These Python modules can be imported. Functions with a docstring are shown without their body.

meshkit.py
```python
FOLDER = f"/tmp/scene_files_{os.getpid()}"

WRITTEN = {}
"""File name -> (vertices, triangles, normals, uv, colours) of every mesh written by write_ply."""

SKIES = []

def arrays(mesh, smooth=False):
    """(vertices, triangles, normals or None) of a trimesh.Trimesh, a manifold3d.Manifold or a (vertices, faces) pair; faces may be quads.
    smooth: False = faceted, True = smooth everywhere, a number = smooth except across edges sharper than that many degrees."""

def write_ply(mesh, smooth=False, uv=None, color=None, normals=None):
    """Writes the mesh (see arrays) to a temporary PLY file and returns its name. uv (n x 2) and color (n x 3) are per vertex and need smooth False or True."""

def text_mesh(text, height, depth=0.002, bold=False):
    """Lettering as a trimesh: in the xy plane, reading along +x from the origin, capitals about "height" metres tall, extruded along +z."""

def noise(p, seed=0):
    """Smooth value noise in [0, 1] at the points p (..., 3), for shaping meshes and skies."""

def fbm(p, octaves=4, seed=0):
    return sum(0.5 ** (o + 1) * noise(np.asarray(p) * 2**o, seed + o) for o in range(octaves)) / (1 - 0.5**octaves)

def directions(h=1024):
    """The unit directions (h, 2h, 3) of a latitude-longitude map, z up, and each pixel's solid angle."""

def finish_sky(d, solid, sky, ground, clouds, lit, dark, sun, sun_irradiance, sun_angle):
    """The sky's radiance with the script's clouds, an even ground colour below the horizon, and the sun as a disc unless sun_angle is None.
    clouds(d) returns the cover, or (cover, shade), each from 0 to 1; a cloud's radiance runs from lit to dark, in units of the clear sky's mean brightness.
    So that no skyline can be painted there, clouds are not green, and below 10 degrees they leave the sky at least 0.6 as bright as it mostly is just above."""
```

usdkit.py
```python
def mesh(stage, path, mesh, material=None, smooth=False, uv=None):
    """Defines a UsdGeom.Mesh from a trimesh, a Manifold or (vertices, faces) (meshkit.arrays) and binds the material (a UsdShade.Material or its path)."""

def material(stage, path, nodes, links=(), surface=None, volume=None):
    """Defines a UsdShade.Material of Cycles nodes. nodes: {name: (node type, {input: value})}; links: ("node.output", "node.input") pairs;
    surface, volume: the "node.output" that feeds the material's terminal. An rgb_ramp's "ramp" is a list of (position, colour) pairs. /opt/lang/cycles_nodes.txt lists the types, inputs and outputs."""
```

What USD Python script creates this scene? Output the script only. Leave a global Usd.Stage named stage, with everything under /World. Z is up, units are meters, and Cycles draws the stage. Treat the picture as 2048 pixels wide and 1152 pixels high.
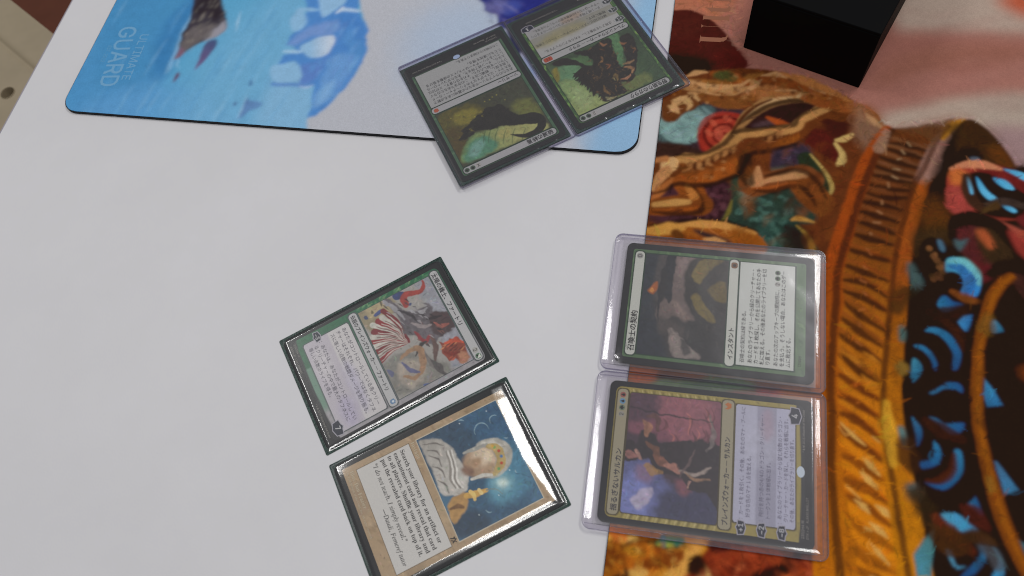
import glob, math
import numpy as np, trimesh, shapely
from shapely import affinity
from shapely.geometry import Polygon, Point, box, LineString
from shapely.ops import unary_union
from scipy.ndimage import gaussian_filter
import usdkit, meshkit
from pxr import Usd, UsdGeom, UsdLux, UsdShade, Gf, Sdf, Vt

stage = Usd.Stage.CreateInMemory()
UsdGeom.SetStageUpAxis(stage, 'Z'); UsdGeom.SetStageMetersPerUnit(stage, 1.0)
UsdGeom.Xform.Define(stage, '/World'); UsdGeom.Scope.Define(stage, '/World/Looks')
MM = 0.001                                   # the builders below work in millimetres

# ------------------------------------------------------------------ camera and lamps
FOC, CAMH, PITCH, ROLL = 1524.24, 338.08, 0.459959, -0.277112
W0, H0 = 2048.0, 1152.0
fw = np.array([0, math.sin(PITCH), -math.cos(PITCH)]); up0 = np.array([0, math.cos(PITCH), math.sin(PITCH)])
rt = np.array([math.cos(ROLL), 0, 0]) + up0 * math.sin(ROLL)
up = -np.array([math.sin(ROLL), 0, 0]) + up0 * math.cos(ROLL)
EYE = np.array([0, 0, CAMH])
cam = UsdGeom.Camera.Define(stage, '/World/camera')
M = np.eye(4); M[0, :3] = rt; M[1, :3] = up; M[2, :3] = -fw; M[3, :3] = EYE * MM
cam.AddTransformOp().Set(Gf.Matrix4d(*M.ravel().tolist()))
cam.CreateHorizontalApertureAttr(36.0); cam.CreateFocalLengthAttr(36.0 * FOC / W0)
cam.CreateClippingRangeAttr(Gf.Vec2f(0.01, 50)); cam.CreateExposureAttr(0.21)
cam.CreateFStopAttr(11.0); cam.CreateFocusDistanceAttr(0.40)

dome = UsdLux.DomeLight.Define(stage, '/World/room_light')
dome.CreateIntensityAttr(0.055); dome.CreateColorAttr(Gf.Vec3f(0.97, 0.98, 1.0))
def lamp(name, loc, w, h, power, col=(1, .99, .97), rz=0):
    l = UsdLux.RectLight.Define(stage, '/World/' + name)
    l.CreateWidthAttr(w); l.CreateHeightAttr(h); l.CreateIntensityAttr(power); l.CreateColorAttr(Gf.Vec3f(*col))
    l.AddTranslateOp().Set(Gf.Vec3d(*loc)); l.AddRotateZOp().Set(rz)
lamp('ceiling_lamp_light', (-0.15, -0.28, 2.2), 1.5, 0.10, 19.0)
lamp('ceiling_lamp_light_001', (-1.08, 1.45, 2.2), 0.17, 1.2, 19.0)
lamp('ceiling_lamp_light_002', (1.25, 0.82, 2.2), 0.24, 1.15, 19.0)

# ------------------------------------------------------------------ helpers
def lin(h):
    c = np.array([int(h[i:i + 2], 16) for i in (0, 2, 4)]) / 255.0
    return np.where(c <= .04045, c / 12.92, ((c + .055) / 1.055) ** 2.4)
def un(pts, z):                              # where on the plane z the traced points of the photograph lie
    q = np.atleast_2d(np.asarray(pts, float))
    d = fw + ((q[:, 0] - W0 / 2) / FOC)[:, None] * rt - ((q[:, 1] - H0 / 2) / FOC)[:, None] * up
    return EYE + d * ((z - EYE[2]) / d[:, 2])[:, None]
_used = {}
def numbered(parent, name):
    k = (parent, name); n = _used.get(k, -1) + 1; _used[k] = n
    return f'{parent}/{name}' if n == 0 else f'{parent}/{name}_{n:03d}'
def tag(p, label=None, cat=None, group=None, kind=None):
    for k, v in (('label', label), ('category', cat), ('group', group), ('kind', kind)):
        if v: p.SetCustomDataByKey(k, v)
def thing(name, label, cat, loc=(0, 0, 0), rz=0, group=None):
    x = UsdGeom.Xform.Define(stage, numbered('/World', name))
    x.AddTranslateOp().Set(Gf.Vec3d(*(np.array(loc, float) * MM).tolist())); x.AddRotateZOp().Set(math.degrees(rz))
    tag(x.GetPrim(), label, cat, group); return str(x.GetPath())
def obj(parent, name, mesh, mat, smooth=False, color=None, label=None):
    v, f, n = meshkit.arrays(mesh, smooth)
    path = numbered(parent, name)
    m = UsdGeom.Mesh.Define(stage, path)
    m.CreatePointsAttr(Vt.Vec3fArray.FromNumpy((v * MM).astype(np.float32)))
    m.CreateFaceVertexCountsAttr(Vt.IntArray.FromNumpy(np.full(len(f), 3, np.int32)))
    m.CreateFaceVertexIndicesAttr(Vt.IntArray.FromNumpy(f.astype(np.int32).ravel()))
    m.CreateSubdivisionSchemeAttr('none')
    if n is not None:
        m.CreateNormalsAttr(Vt.Vec3fArray.FromNumpy(n.astype(np.float32))); m.SetNormalsInterpolation('vertex')
    if color is not None:
        UsdGeom.PrimvarsAPI(m).CreatePrimvar('tint', Sdf.ValueTypeNames.Color3fArray, 'vertex').Set(
            Vt.Vec3fArray.FromNumpy(np.clip(color, 0, .92).reshape(-1, 3).astype(np.float32)))
    UsdShade.MaterialBindingAPI.Apply(m.GetPrim()).Bind(UsdShade.Material.Get(stage, mat))
    if label: tag(m.GetPrim(), label)
    return path
def prism(poly, z0, z1):
    m = [trimesh.creation.extrude_polygon(g, z1 - z0, engine='earcut') for g in getattr(poly, 'geoms', [poly])]
    m = trimesh.util.concatenate(m); m.apply_translation([0, 0, z0]); return m
def flat(poly, z):
    V, F, n = [], [], 0
    for g in getattr(poly, 'geoms', [poly]):
        if g.is_empty or g.area < 1e-5: continue
        v, f = trimesh.creation.triangulate_polygon(g, engine='earcut')
        a = np.cross(v[f[:, 1]] - v[f[:, 0]], v[f[:, 2]] - v[f[:, 0]]); f = np.where((a < 0)[:, None], f[:, ::-1], f)
        V.append(np.c_[v, np.full(len(v), z)]); F.append(f + n); n += len(v)
    return (np.vstack(V), np.vstack(F))
def rrect(x0, y0, x1, y1, r):
    return box(x0 + r, y0 + r, x1 - r, y1 - r).buffer(r, quad_segs=8) if r > 0 else box(x0, y0, x1, y1)
def grid(xs, ys, r=0):
    """a grid of points over a rectangle whose corners are rounded by drawing the ends of the rows in"""
    X, Y = np.meshgrid(xs, ys)
    if r > 0:
        d = np.minimum(ys - ys[0], ys[-1] - ys); ins = np.where(d < r, r - np.sqrt(np.maximum(r * r - (r - np.minimum(d, r)) ** 2, 0)), 0)[:, None]
        u = (X - xs[0]) / (xs[-1] - xs[0]); t = (xs[-1] - xs[0]) * .5
        X = np.where(u < .5, np.maximum(X, xs[0] + ins + (X - xs[0]) * .02), np.minimum(X, xs[-1] - ins - (xs[-1] - X) * .02))
    return X, Y
def quads(ny, nx):
    i = (np.arange(ny - 1)[:, None] * nx + np.arange(nx - 1)).ravel()
    return np.c_[i, i + 1, i + nx + 1, i + nx]
def slab(xs, ys, r, top, bottom):
    X, Y = grid(xs, ys, r); ny, nx = X.shape; n = ny * nx
    v = np.vstack([np.c_[X.ravel(), Y.ravel(), top(X, Y).ravel()], np.c_[X.ravel(), Y.ravel(), bottom(X, Y).ravel()]])
    q = quads(ny, nx)
    rim = np.r_[np.arange(nx), np.arange(1, ny) * nx + nx - 1, n - 2 - np.arange(nx - 1), (ny - 2 - np.arange(ny - 1)) * nx]
    rim = rim[:-1] if rim[-1] == rim[0] else rim; nr = np.roll(rim, -1)
    return (v, np.vstack([q, q[:, ::-1] + n, np.c_[rim, rim + n, nr + n, nr]]))
def steps(a, b, s): return np.linspace(a, b, max(2, int(round((b - a) / s)) + 1))
def fine(a, b, lo, hi, s, coarse=8):
    lo, hi = max(a, lo), min(b, hi)
    parts = ([steps(a, lo, coarse)[:-1]] if lo - a > 1e-6 else []) + [steps(lo, hi, s)] + ([steps(hi, b, coarse)[1:]] if b - hi > 1e-6 else [])
    return np.concatenate(parts)

# ------------------------------------------------------------------ materials
def look(name, nodes, links, surface): usdkit.material(stage, '/World/Looks/' + name, nodes, links, surface); return '/World/Looks/' + name
def plain(name, col, rough=.5, spec=.5, bump=0, bscale=800, var=0, vscale=60, metallic=0, coat=0, vdet=5, vrough=.6):
    nd = {'p': ('principled_bsdf', {'base_color': tuple(col), 'roughness': rough, 'specular_ior_level': spec, 'metallic': metallic, 'coat_weight': coat})}; lk = []
    nd['g'] = ('texture_coordinate', {})
    if var:
        nd['v'] = ('noise_texture', {'scale': vscale, 'detail': vdet, 'roughness': vrough}); lk.append(('g.object', 'v.vector'))
        nd['r'] = ('rgb_ramp', {'ramp': [(.3, tuple(np.array(col) * (1 - var))), (.7, tuple(np.minimum(np.array(col) * (1 + var), .95)))]}); lk += [('v.fac', 'r.fac'), ('r.color', 'p.base_color')]
    if bump:
        nd['n'] = ('noise_texture', {'scale': bscale, 'detail': 3}); nd['b'] = ('bump', {'strength': bump, 'distance': .0003})
        lk += [('g.object', 'n.vector'), ('n.fac', 'b.height'), ('b.normal', 'p.normal')]
    return look(name, nd, lk, 'p.BSDF')
def painted(name, rough=.5, spec=.4, bump=0, bscale=1500, grain=0):
    nd = {'a': ('attribute', {'attribute': 'tint'}), 'g': ('texture_coordinate', {}),
          'p': ('principled_bsdf', {'roughness': rough, 'specular_ior_level': spec})}
    lk = []
    if grain:
        nd['n'] = ('noise_texture', {'scale': bscale, 'detail': 2}); nd['r'] = ('map_range', {'from_min': .25, 'from_max': .75, 'to_min': 1 - grain, 'to_max': 1 + grain})
        nd['m'] = ('vector_math', {'math_type': 'scale'})
        lk += [('g.object', 'n.vector'), ('n.fac', 'r.value'), ('a.color', 'm.vector1'), ('r.result', 'm.scale'), ('m.vector', 'p.base_color')]
        if bump:
            nd['b'] = ('bump', {'strength': bump, 'distance': .0002}); lk += [('n.fac', 'b.height'), ('b.normal', 'p.normal')]
    else: lk.append(('a.color', 'p.base_color'))
    return look(name, nd, lk, 'p.BSDF')
def film(name, tint, rough=.04, ior=1.5, bump=0, bscale=60, haze=0.0, smear=0.0):
    nd = {'t': ('transparent_bsdf', {'color': tint}), 'g': ('glossy_bsdf', {'color': (1, 1, 1), 'roughness': rough}),
          'f': ('fresnel', {}), 'm': ('mix_closure', {}), 'w': ('geometry', {}),   # thin sheet: the far face reflects like the near one
          'i': ('map_range', {'to_min': ior, 'to_max': 1 / ior})}
    lk = [('w.backfacing', 'i.value'), ('i.result', 'f.IOR'), ('f.fac', 'm.fac'), ('t.BSDF', 'm.closure1'), ('g.BSDF', 'm.closure2')]
    if bump:
        nd['c'] = ('texture_coordinate', {}); nd['n'] = ('noise_texture', {'scale': bscale, 'detail': 3}); nd['b'] = ('bump', {'strength': bump, 'distance': .0004})
        lk += [('c.object', 'n.vector'), ('n.fac', 'b.height'), ('b.normal', 'g.normal'), ('b.normal', 'f.normal')]
    if smear:                                 # part of the shine is spread wide by fine scuffs
        nd['g2'] = ('glossy_bsdf', {'color': (1, 1, 1), 'roughness': .30}); nd['gm'] = ('mix_closure', {'fac': smear}); lk.remove(('g.BSDF', 'm.closure2')); lk += [('g.BSDF', 'gm.closure1'), ('g2.BSDF', 'gm.closure2'), ('gm.closure', 'm.closure2')]
    out = 'm.closure'
    if haze:                                  # faint milkiness of scuffed plastic
        nd['d'] = ('diffuse_bsdf', {'color': (.75, .74, .8)}); nd['h'] = ('mix_closure', {'fac': haze}); lk += [('m.closure', 'h.closure1'), ('d.BSDF', 'h.closure2')]; out = 'h.closure'
    return look(name, nd, lk, out)
TABLE = plain('white_laminate', (.738, .73, .762), .5, .35, bump=.2, bscale=900, var=.05, vscale=4, vdet=13, vrough=.72)
EDGE = plain('grey_edge_band', (.34, .31, .36), .5)
RUBBER = plain('black_rubber', (.012, .012, .015), .8, .3, bump=.5, bscale=1500)
CLOTH = painted('printed_cloth', .92, .12, bump=.35, bscale=1700, grain=.10)
PRINT = painted('printed_card', .42, .35, grain=.05, bscale=2600)
STOCK = plain('black_card_border', (.010, .010, .013), .5, .3)
INK = plain('black_ink', (.022, .020, .022), .6, .2)
WHITEINK = plain('white_ink', (.55, .55, .56), .6, .2)
GREYINK = plain('pale_ink', (.34, .32, .29), .6, .2)
GREEN = plain('dark_green_sleeve', (.006, .034, .026), .35, .5, bump=.8, bscale=900, var=.5, vscale=500)
HARD = film('clear_hard_plastic', (.95, .938, .962), .055, 1.55, haze=.006, smear=.3)
RIM = film('sealed_plastic_rim', (.955, .945, .972), .05, 1.5, haze=.03)
SOFT = film('clear_soft_film', (.985, .985, .985), .095, 1.8, smear=.35)
BOXM = plain('black_plastic_box', (.003, .003, .0035), .6, .06, bump=.06, bscale=500)
BEIGE = plain('beige_painted_metal', (.36, .295, .20), .5, .4, var=.06, vscale=30)
FLOOR = plain('red_brown_floor', (.135, .040, .020), .6, .3, var=.2, vscale=8)
DARK = plain('dark_hole', (.02, .014, .01), .8, .2)

# ------------------------------------------------------------------ painting a print: colours of the points of a fine grid
def spline(p, closed, k=8):
    p = np.asarray(p, float); n = len(p)
    if n < 3: return p
    q = np.vstack([p[-1], p, p[:2]]) if closed else np.vstack([2 * p[0] - p[1], p, 2 * p[-1] - p[-2]])
    t = np.linspace(0, 1, k, endpoint=False)[:, None]; out = []
    for i in range(n if closed else n - 1):
        a, b, c, d = q[i], q[i + 1], q[i + 2], q[i + 3]
        out.append(.5 * (2 * b + (c - a) * t + (2 * a - 5 * b + 4 * c - d) * t ** 2 + (3 * b - a - 3 * c + d) * t ** 3))
    return np.vstack(out + ([] if closed else [p[-1:]]))
class Paint:
    def __init__(s, X, Y, base, k=1.0, seed=0, grainmm=4.0, map=None, texk=1.0, warpk=1.0):
        s.texk, s.warpk = texk, warpk
        s.X, s.Y, s.k, s.map = X.astype(np.float32), Y.astype(np.float32), k, map or (lambda p: p)
        s.C = np.broadcast_to(lin(base) * k, X.shape + (3,)).astype(np.float32).copy()
        P = np.stack([X, Y, 0 * X], -1) / grainmm
        s.n = [(meshkit.fbm(P, 3, seed + i) - .5) * 2 for i in (1, 2)]
        s.t = (meshkit.fbm(P * [1.7, 1.7, 1], 4, seed + 7) - .5) * 2
        s.rows, s.cols = Y[:, 0], X[X.shape[0] // 2]
    def win(s, p, pad):
        (x0, y0), (x1, y1) = p.min(0) - pad, p.max(0) + pad
        i0, i1 = np.searchsorted(s.rows, [y0, y1]); j0, j1 = np.searchsorted(s.cols, [x0, x1])
        return slice(max(i0 - 1, 0), i1 + 1), slice(max(j0 - 1, 0), j1 + 1)
    def lay(s, w, m, col, a, tex, col2=None, ax=None):
        c = lin(col) * s.k
        if col2:
            (ax0, ax1) = s.map(np.asarray(ax, float)); d = ax1 - ax0
            u = np.clip(((s.X[w] - ax0[0]) * d[0] + (s.Y[w] - ax0[1]) * d[1]) / (d @ d), 0, 1)[..., None]
            c = c * (1 - u) + lin(col2) * s.k * u
        c = np.maximum(c * (1 + tex * s.texk * s.t[w])[..., None], 0)
        m = (m * a)[..., None]; s.C[w] = s.C[w] * (1 - m) + c * m
    def poly(s, pts, col, soft=.8, warp=.6, a=1, tex=.25, curve=True, col2=None, ax=None):
        warp *= s.warpk; p = s.map(np.asarray(pts, float)); p = spline(p, True, 6) if curve else p
        w = s.win(p, soft + warp * 2 + .5)
        x, y = s.X[w] + s.n[0][w] * warp, s.Y[w] + s.n[1][w] * warp
        if x.size == 0: return
        best = np.full(x.shape, 1e9); ins = np.zeros(x.shape, bool)
        for (ax_, ay), (bx, by) in zip(p, np.roll(p, -1, 0)):
            dx, dy = bx - ax_, by - ay; L = dx * dx + dy * dy
            if L < 1e-9: continue
            t = np.clip(((x - ax_) * dx + (y - ay) * dy) / L, 0, 1)
            best = np.minimum(best, (x - ax_ - t * dx) ** 2 + (y - ay - t * dy) ** 2)
            if dy: ins ^= ((ay > y) != (by > y)) & (x < ax_ + (y - ay) * dx / dy)
        d = np.sqrt(best) * np.where(ins, 1, -1)
        m = np.clip(d / soft + .5, 0, 1); s.lay(w, m * m * (3 - 2 * m), col, a, tex, col2, ax)
    def stroke(s, pts, wd, col, soft=.6, warp=.4, a=1, tex=.3, col2=None, ax=None):
        warp *= s.warpk; q = np.asarray(pts, float); p = spline(s.map(q), False, 6); wd = np.atleast_1d(np.asarray(wd, float))
        r = np.interp(np.linspace(0, 1, len(p)), np.linspace(0, 1, len(wd)), wd) / 2 if len(wd) > 1 else np.full(len(p), wd[0] / 2)
        w = s.win(p, r.max() + soft + warp * 2 + .5)
        x, y = s.X[w] + s.n[0][w] * warp, s.Y[w] + s.n[1][w] * warp
        if x.size == 0: return
        best = np.full(x.shape, -1e9)
        for i in range(len(p) - 1):
            (ax_, ay), (bx, by) = p[i], p[i + 1]; dx, dy = bx - ax_, by - ay; L = max(dx * dx + dy * dy, 1e-9)
            t = np.clip(((x - ax_) * dx + (y - ay) * dy) / L, 0, 1)
            best = np.maximum(best, r[i] * (1 - t) + r[i + 1] * t - np.hypot(x - ax_ - t * dx, y - ay - t * dy))
        m = np.clip(best / soft + .5, 0, 1); s.lay(w, m * m * (3 - 2 * m), col, a, tex, col2, ax)
    def blob(s, c, r, col, soft=None, **kw):
        t = np.linspace(0, 2 * np.pi, 10, endpoint=False); r = np.atleast_1d(r)
        s.poly(np.asarray(c, float) + np.c_[np.cos(t) * r[0], np.sin(t) * r[-1]], col, **({'soft': soft} if soft else {}), **kw)
    def dabs(s, region, n, ln, wd, ang, cols, seed, soft=.5, a=.7, bend=.2):
        """short brush strokes scattered over a region"""
        rg = np.random.default_rng(seed); P = Polygon(region); x0, y0, x1, y1 = P.bounds; k = 0
        for _ in range(n * 6):
            c = np.array([rg.uniform(x0, x1), rg.uniform(y0, y1)])
            if not P.contains(Point(c)): continue
            t = ang + rg.normal(0, .35); l = ln * rg.uniform(.5, 1.3); d = np.array([math.cos(t), math.sin(t)]) * l / 2
            o = np.array([-d[1], d[0]]) * rg.normal(0, bend)
            s.stroke([c - d, c + o, c + d], [wd * .3, wd * rg.uniform(.7, 1.2), wd * .3], cols[rg.integers(len(cols))], soft=soft, a=a * rg.uniform(.6, 1))
            k += 1
            if k >= n: return
    def detail(s, n, ln, wd, seed, amp=.45, a=.6, soft=.25):
        """fine brush marks that vary the colour already there"""
        rg = np.random.default_rng(seed); H, W_ = s.X.shape; m_, s.map = s.map, lambda q: q; ang = meshkit.fbm(np.stack([s.X, s.Y, 0 * s.X], -1) / 9, 2, seed + 5) * 9
        for _ in range(n):
            i, j = rg.integers(2, H - 2), rg.integers(2, W_ - 2); c = np.array([s.X[i, j], s.Y[i, j]]); t = ang[i, j] + rg.normal(0, .4); l = ln * rg.uniform(.4, 1.4)
            d = np.array([math.cos(t), math.sin(t)]) * l / 2; o = np.array([-d[1], d[0]]) * rg.normal(0, .3)
            col = np.clip(s.C[i, j] / s.k * np.exp(np.clip(rg.normal(-amp * .15, amp), -3 * amp, amp * .9)) * np.exp(rg.normal(0, .10, 3)), 0, 1); col = np.where(col <= .0031308, 12.92 * col, 1.055 * col ** (1 / 2.4) - .055)
            ii, jj = [int(np.clip(v, 0, m)) for v, m in ((i + rg.integers(-3, 4) * 1, H - 1), (j + rg.integers(-3, 4), W_ - 1))]; st = max(1, int(l / 2 / max(abs(s.rows[1] - s.rows[0]), .1)))
            nb = s.C[np.clip([i - st, i, i + st, i, ii, i - st, i + st, i - st, i + st], 0, H - 1), np.clip([j, j - st, j, j + st, jj, j - st, j + st, j + st, j - st], 0, W_ - 1)]
            if np.abs(nb - s.C[i, j]).max() > .16 * s.C[i, j].max() + .012: continue
            s.stroke([c - d, c + o, c + d], [wd * .3, wd * rg.uniform(.5, 1.2), wd * .2], ''.join('%02x' % int(v * 255) for v in col), soft=soft, warp=.1, a=a * rg.uniform(.5, 1), tex=.1)
        s.map = m_
    def soften(s, r):
        s.C = np.stack([gaussian_filter(s.C[..., i], r) for i in range(3)], -1)
    def deepen(s, ref, g):
        l = s.C.max(-1, keepdims=True); s.C *= np.clip(l / ref, .03, 1.3) ** g
    def grainy(s, amp, mm, seed=3):
        s.C *= (1 + amp * (meshkit.fbm(np.stack([s.X, s.Y, 0 * s.X], -1) / mm, 4, seed) - .5) * 2)[..., None]
    def mesh(s, z):
        ny, nx = s.X.shape
        return (np.c_[s.X.ravel(), s.Y.ravel(), np.full(s.X.size, z)], quads(ny, nx))
def zoomed(x0, y0, s): return lambda p: np.asarray(p, float) / s + [x0, y0]

# ------------------------------------------------------------------ lettering
from PIL import ImageFont
FD = glob.glob('/opt/blender-*/*/datafiles/fonts')[0] + '/'
FONTS = {k: ImageFont.truetype(FD + f, 48) for k, f in (('jp', 'Noto Sans CJK Regular.woff2'), ('sans', 'Inter.woff2'), ('math', 'NotoSansMath-Regular.woff2'))}
_glyph = {}
def serif(ch, italic):
    if italic and ch == 'h': return '\u210e'
    if 'A' <= ch <= 'Z': return chr((0x1d434 if italic else 0x1d400) + ord(ch) - 65)
    if 'a' <= ch <= 'z': return chr((0x1d44e if italic else 0x1d41a) + ord(ch) - 97)
    if '0' <= ch <= '9' and not italic: return chr(0x1d7ce + ord(ch) - 48)
    return ch
def glyph(ch, style):
    if (ch, style) in _glyph: return _glyph[ch, style]
    fk = 'math' if style in ('serif', 'italic', 'thin') else style
    c = serif(ch, style == 'italic') if fk == 'math' else ch
    ft = FONTS['sans' if fk == 'math' and c == ch else fk]
    adv = ft.getlength(c); mk, off = ft.getmask2(c, mode='L', anchor='ls'); w, h = mk.size; shp = None
    if w and h:
        on = np.pad((np.array(mk, np.uint8).reshape(h, w) > 110).astype(np.int8), ((0, 0), (1, 1))); d = np.diff(on, axis=1)
        r0, s0 = np.nonzero(d == 1); e0 = np.nonzero(d == -1)[1]
        if len(r0):
            shp = shapely.union_all(shapely.box(s0 + off[0], -r0 - 1.0 - off[1], e0 + off[0], -r0 * 1.0 - off[1])).buffer(.5).buffer(-.5).simplify(.55)
            if style in ('serif', 'thin'): shp = shp.buffer(-.35 if style == 'serif' else -.75)
    _glyph[ch, style] = (shp, adv / 48.0); return _glyph[ch, style]
_tri = {}
def write(s, x, y, em, style='jp', width=None, z=0.0, align='l', bold=0.0, gap=0.0):
    """lettering lying flat, baseline starting at x, y; width squeezes or spreads it to that length"""
    adv = [glyph(c, style)[1] + gap for c in s]; tot = sum(adv) * em; sx = width / tot if width else 1.0
    cx = x - (tot * sx if align == 'r' else tot * sx / 2 if align == 'c' else 0); V, F, n = [], [], 0
    for c, a in zip(s, adv):
        g = glyph(c, style)[0]
        if g is not None and not g.is_empty:
            key = (c, style, bold)
            if key not in _tri: _tri[key] = flat(g.buffer(bold) if bold else g, 0)
            v, f = _tri[key]; V.append(np.c_[cx + v[:, 0] * em / 48 * sx, y + v[:, 1] * em / 48, v[:, 2] + z]); F.append(f + n); n += len(v)
        cx += a * em * sx
    return (np.vstack(V), np.vstack(F))
def joined(ms):
    V, F, n = [], [], 0
    for v, f in ms:
        f = np.asarray(f); f = np.vstack([f[:, [0, 1, 2]], f[:, [0, 2, 3]]]) if f.shape[1] == 4 else f
        V.append(v); F.append(f + n); n += len(v)
    return (np.vstack(V), np.vstack(F))
def moved(m, ang=0, dx=0, dy=0, flipy=False):
    v, f = m; c, s_ = math.cos(ang), math.sin(ang); v = v.copy(); x, y = v[:, 0].copy(), v[:, 1].copy()
    v[:, 0] = c * x - s_ * y + dx; v[:, 1] = s_ * x + c * y + dy; return (v, f)

# ------------------------------------------------------------------ the table and what lies below it
TA = math.radians(-24.6); TU, TV = np.array([math.cos(TA), math.sin(TA)]), np.array([-math.sin(TA), math.cos(TA)])
te = un([(143, 0), (0, 262)], 0)[:, :2]; td = (te[0] - te[1]) / np.linalg.norm(te[0] - te[1]); tn = np.array([td[1], -td[0]])
ta = math.atan2(tn[1], tn[0])
t = thing('table', 'white laminate table top with a thin grey edge, carrying cards and mats', 'table', (*te[1], 0), ta)
obj(t, 'table_top', prism(rrect(1.2, -700, 1000, 700, 3), -24, 0), TABLE)
obj(t, 'edge_band', prism(box(0, -699, 1.18, 699), -23.6, -.25), EDGE)
for lx, ly in ((60, -640), (60, 640), (940, -640), (940, 640)):
    obj(t, 'leg', prism(box(lx - 20, ly - 20, lx + 20, ly + 20), -716, -24.1), BEIGE)
floor = thing('floor', 'red brown floor below the table', 'floor'); tag(stage.GetPrimAtPath(floor), kind='structure')
stage.GetPrimAtPath(floor).ClearCustomDataByKey('category')
obj(floor, 'floor_surface', prism(box(-3000, -3000, 3000, 3000), -740, -720), FLOOR)
ZB = -160
def low(pts, z=ZB): return un(zoomed(0, 0, 3.842)(pts), z)[:, :2]
fr = thing('metal_frame', 'beige metal frame with a round hole, seen past the left edge of the table', 'frame')
e1, e2 = low([(85, 0), (410, 245)]); g1, g2 = low([(0, 305), (255, 520)])
ed = (e2 - e1) / np.linalg.norm(e2 - e1); gd = (g2 - g1) / np.linalg.norm(g2 - g1)
nrm = np.array([-gd[1], gd[0]]); nrm = nrm if nrm @ (g1 - e1) > 0 else -nrm
prof = [(-140, -1.5), (-12, 0), (-6, -.2), (-3, -1), (-1.2, -2.2), (0, -3.6), (1.6, -4.2), (3, -3.6), (5, -3.1), (9, -3)]
wd = abs((e1 - g1) @ nrm); prof[0] = (-wd, -1.2); prof.insert(0, (-wd - .4, -22)); prof.append((9, -22))
a_, b_ = g1 - gd * 260, g2 + gd * 130; pv, pf = [], []
for q_, z_ in prof:
    for e_, od in ((a_, ed), (b_, ed)):
        pv.append([*(e_ + nrm * q_ + (e1 - g1 - nrm * ((e1 - g1) @ nrm)) * 0), ZB + z_])
for i in range(len(prof) - 1): pf.append([2 * i, 2 * i + 1, 2 * i + 3, 2 * i + 2])
obj(fr, 'rail', (np.array(pv), np.array(pf)), BEIGE, smooth=50)
hc = low([(60, 715)], ZB - 3)[0]; hr = 1.15 * np.linalg.norm(low([(98, 715)], ZB - 3)[0] - hc)
pan = Polygon([g1 - gd * 260 + nrm * 8.9, g2 + gd * 130 + nrm * 8.9, g2 + gd * 130 + nrm * 190, g1 - gd * 260 + nrm * 190])
obj(fr, 'panel', prism(pan.difference(Point(hc).buffer(hr * 1.12)), ZB - 25, ZB - 3), BEIGE)
ring = trimesh.creation.revolve(np.array([(hr * 1.11, -1), (hr * 1.16, .5), (hr * 1.1, .9), (hr, -.6), (hr * .98, -20), (hr * 1.11, -20), (hr * 1.11, -1)]), sections=40)
ring.apply_translation([*hc, ZB - 3]); obj(fr, 'hole_rim', ring, BEIGE, smooth=40)
obj(fr, 'inner_plate', prism(Point(hc).buffer(hr * 1.05), ZB - 30, ZB - 26), DARK)
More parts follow.
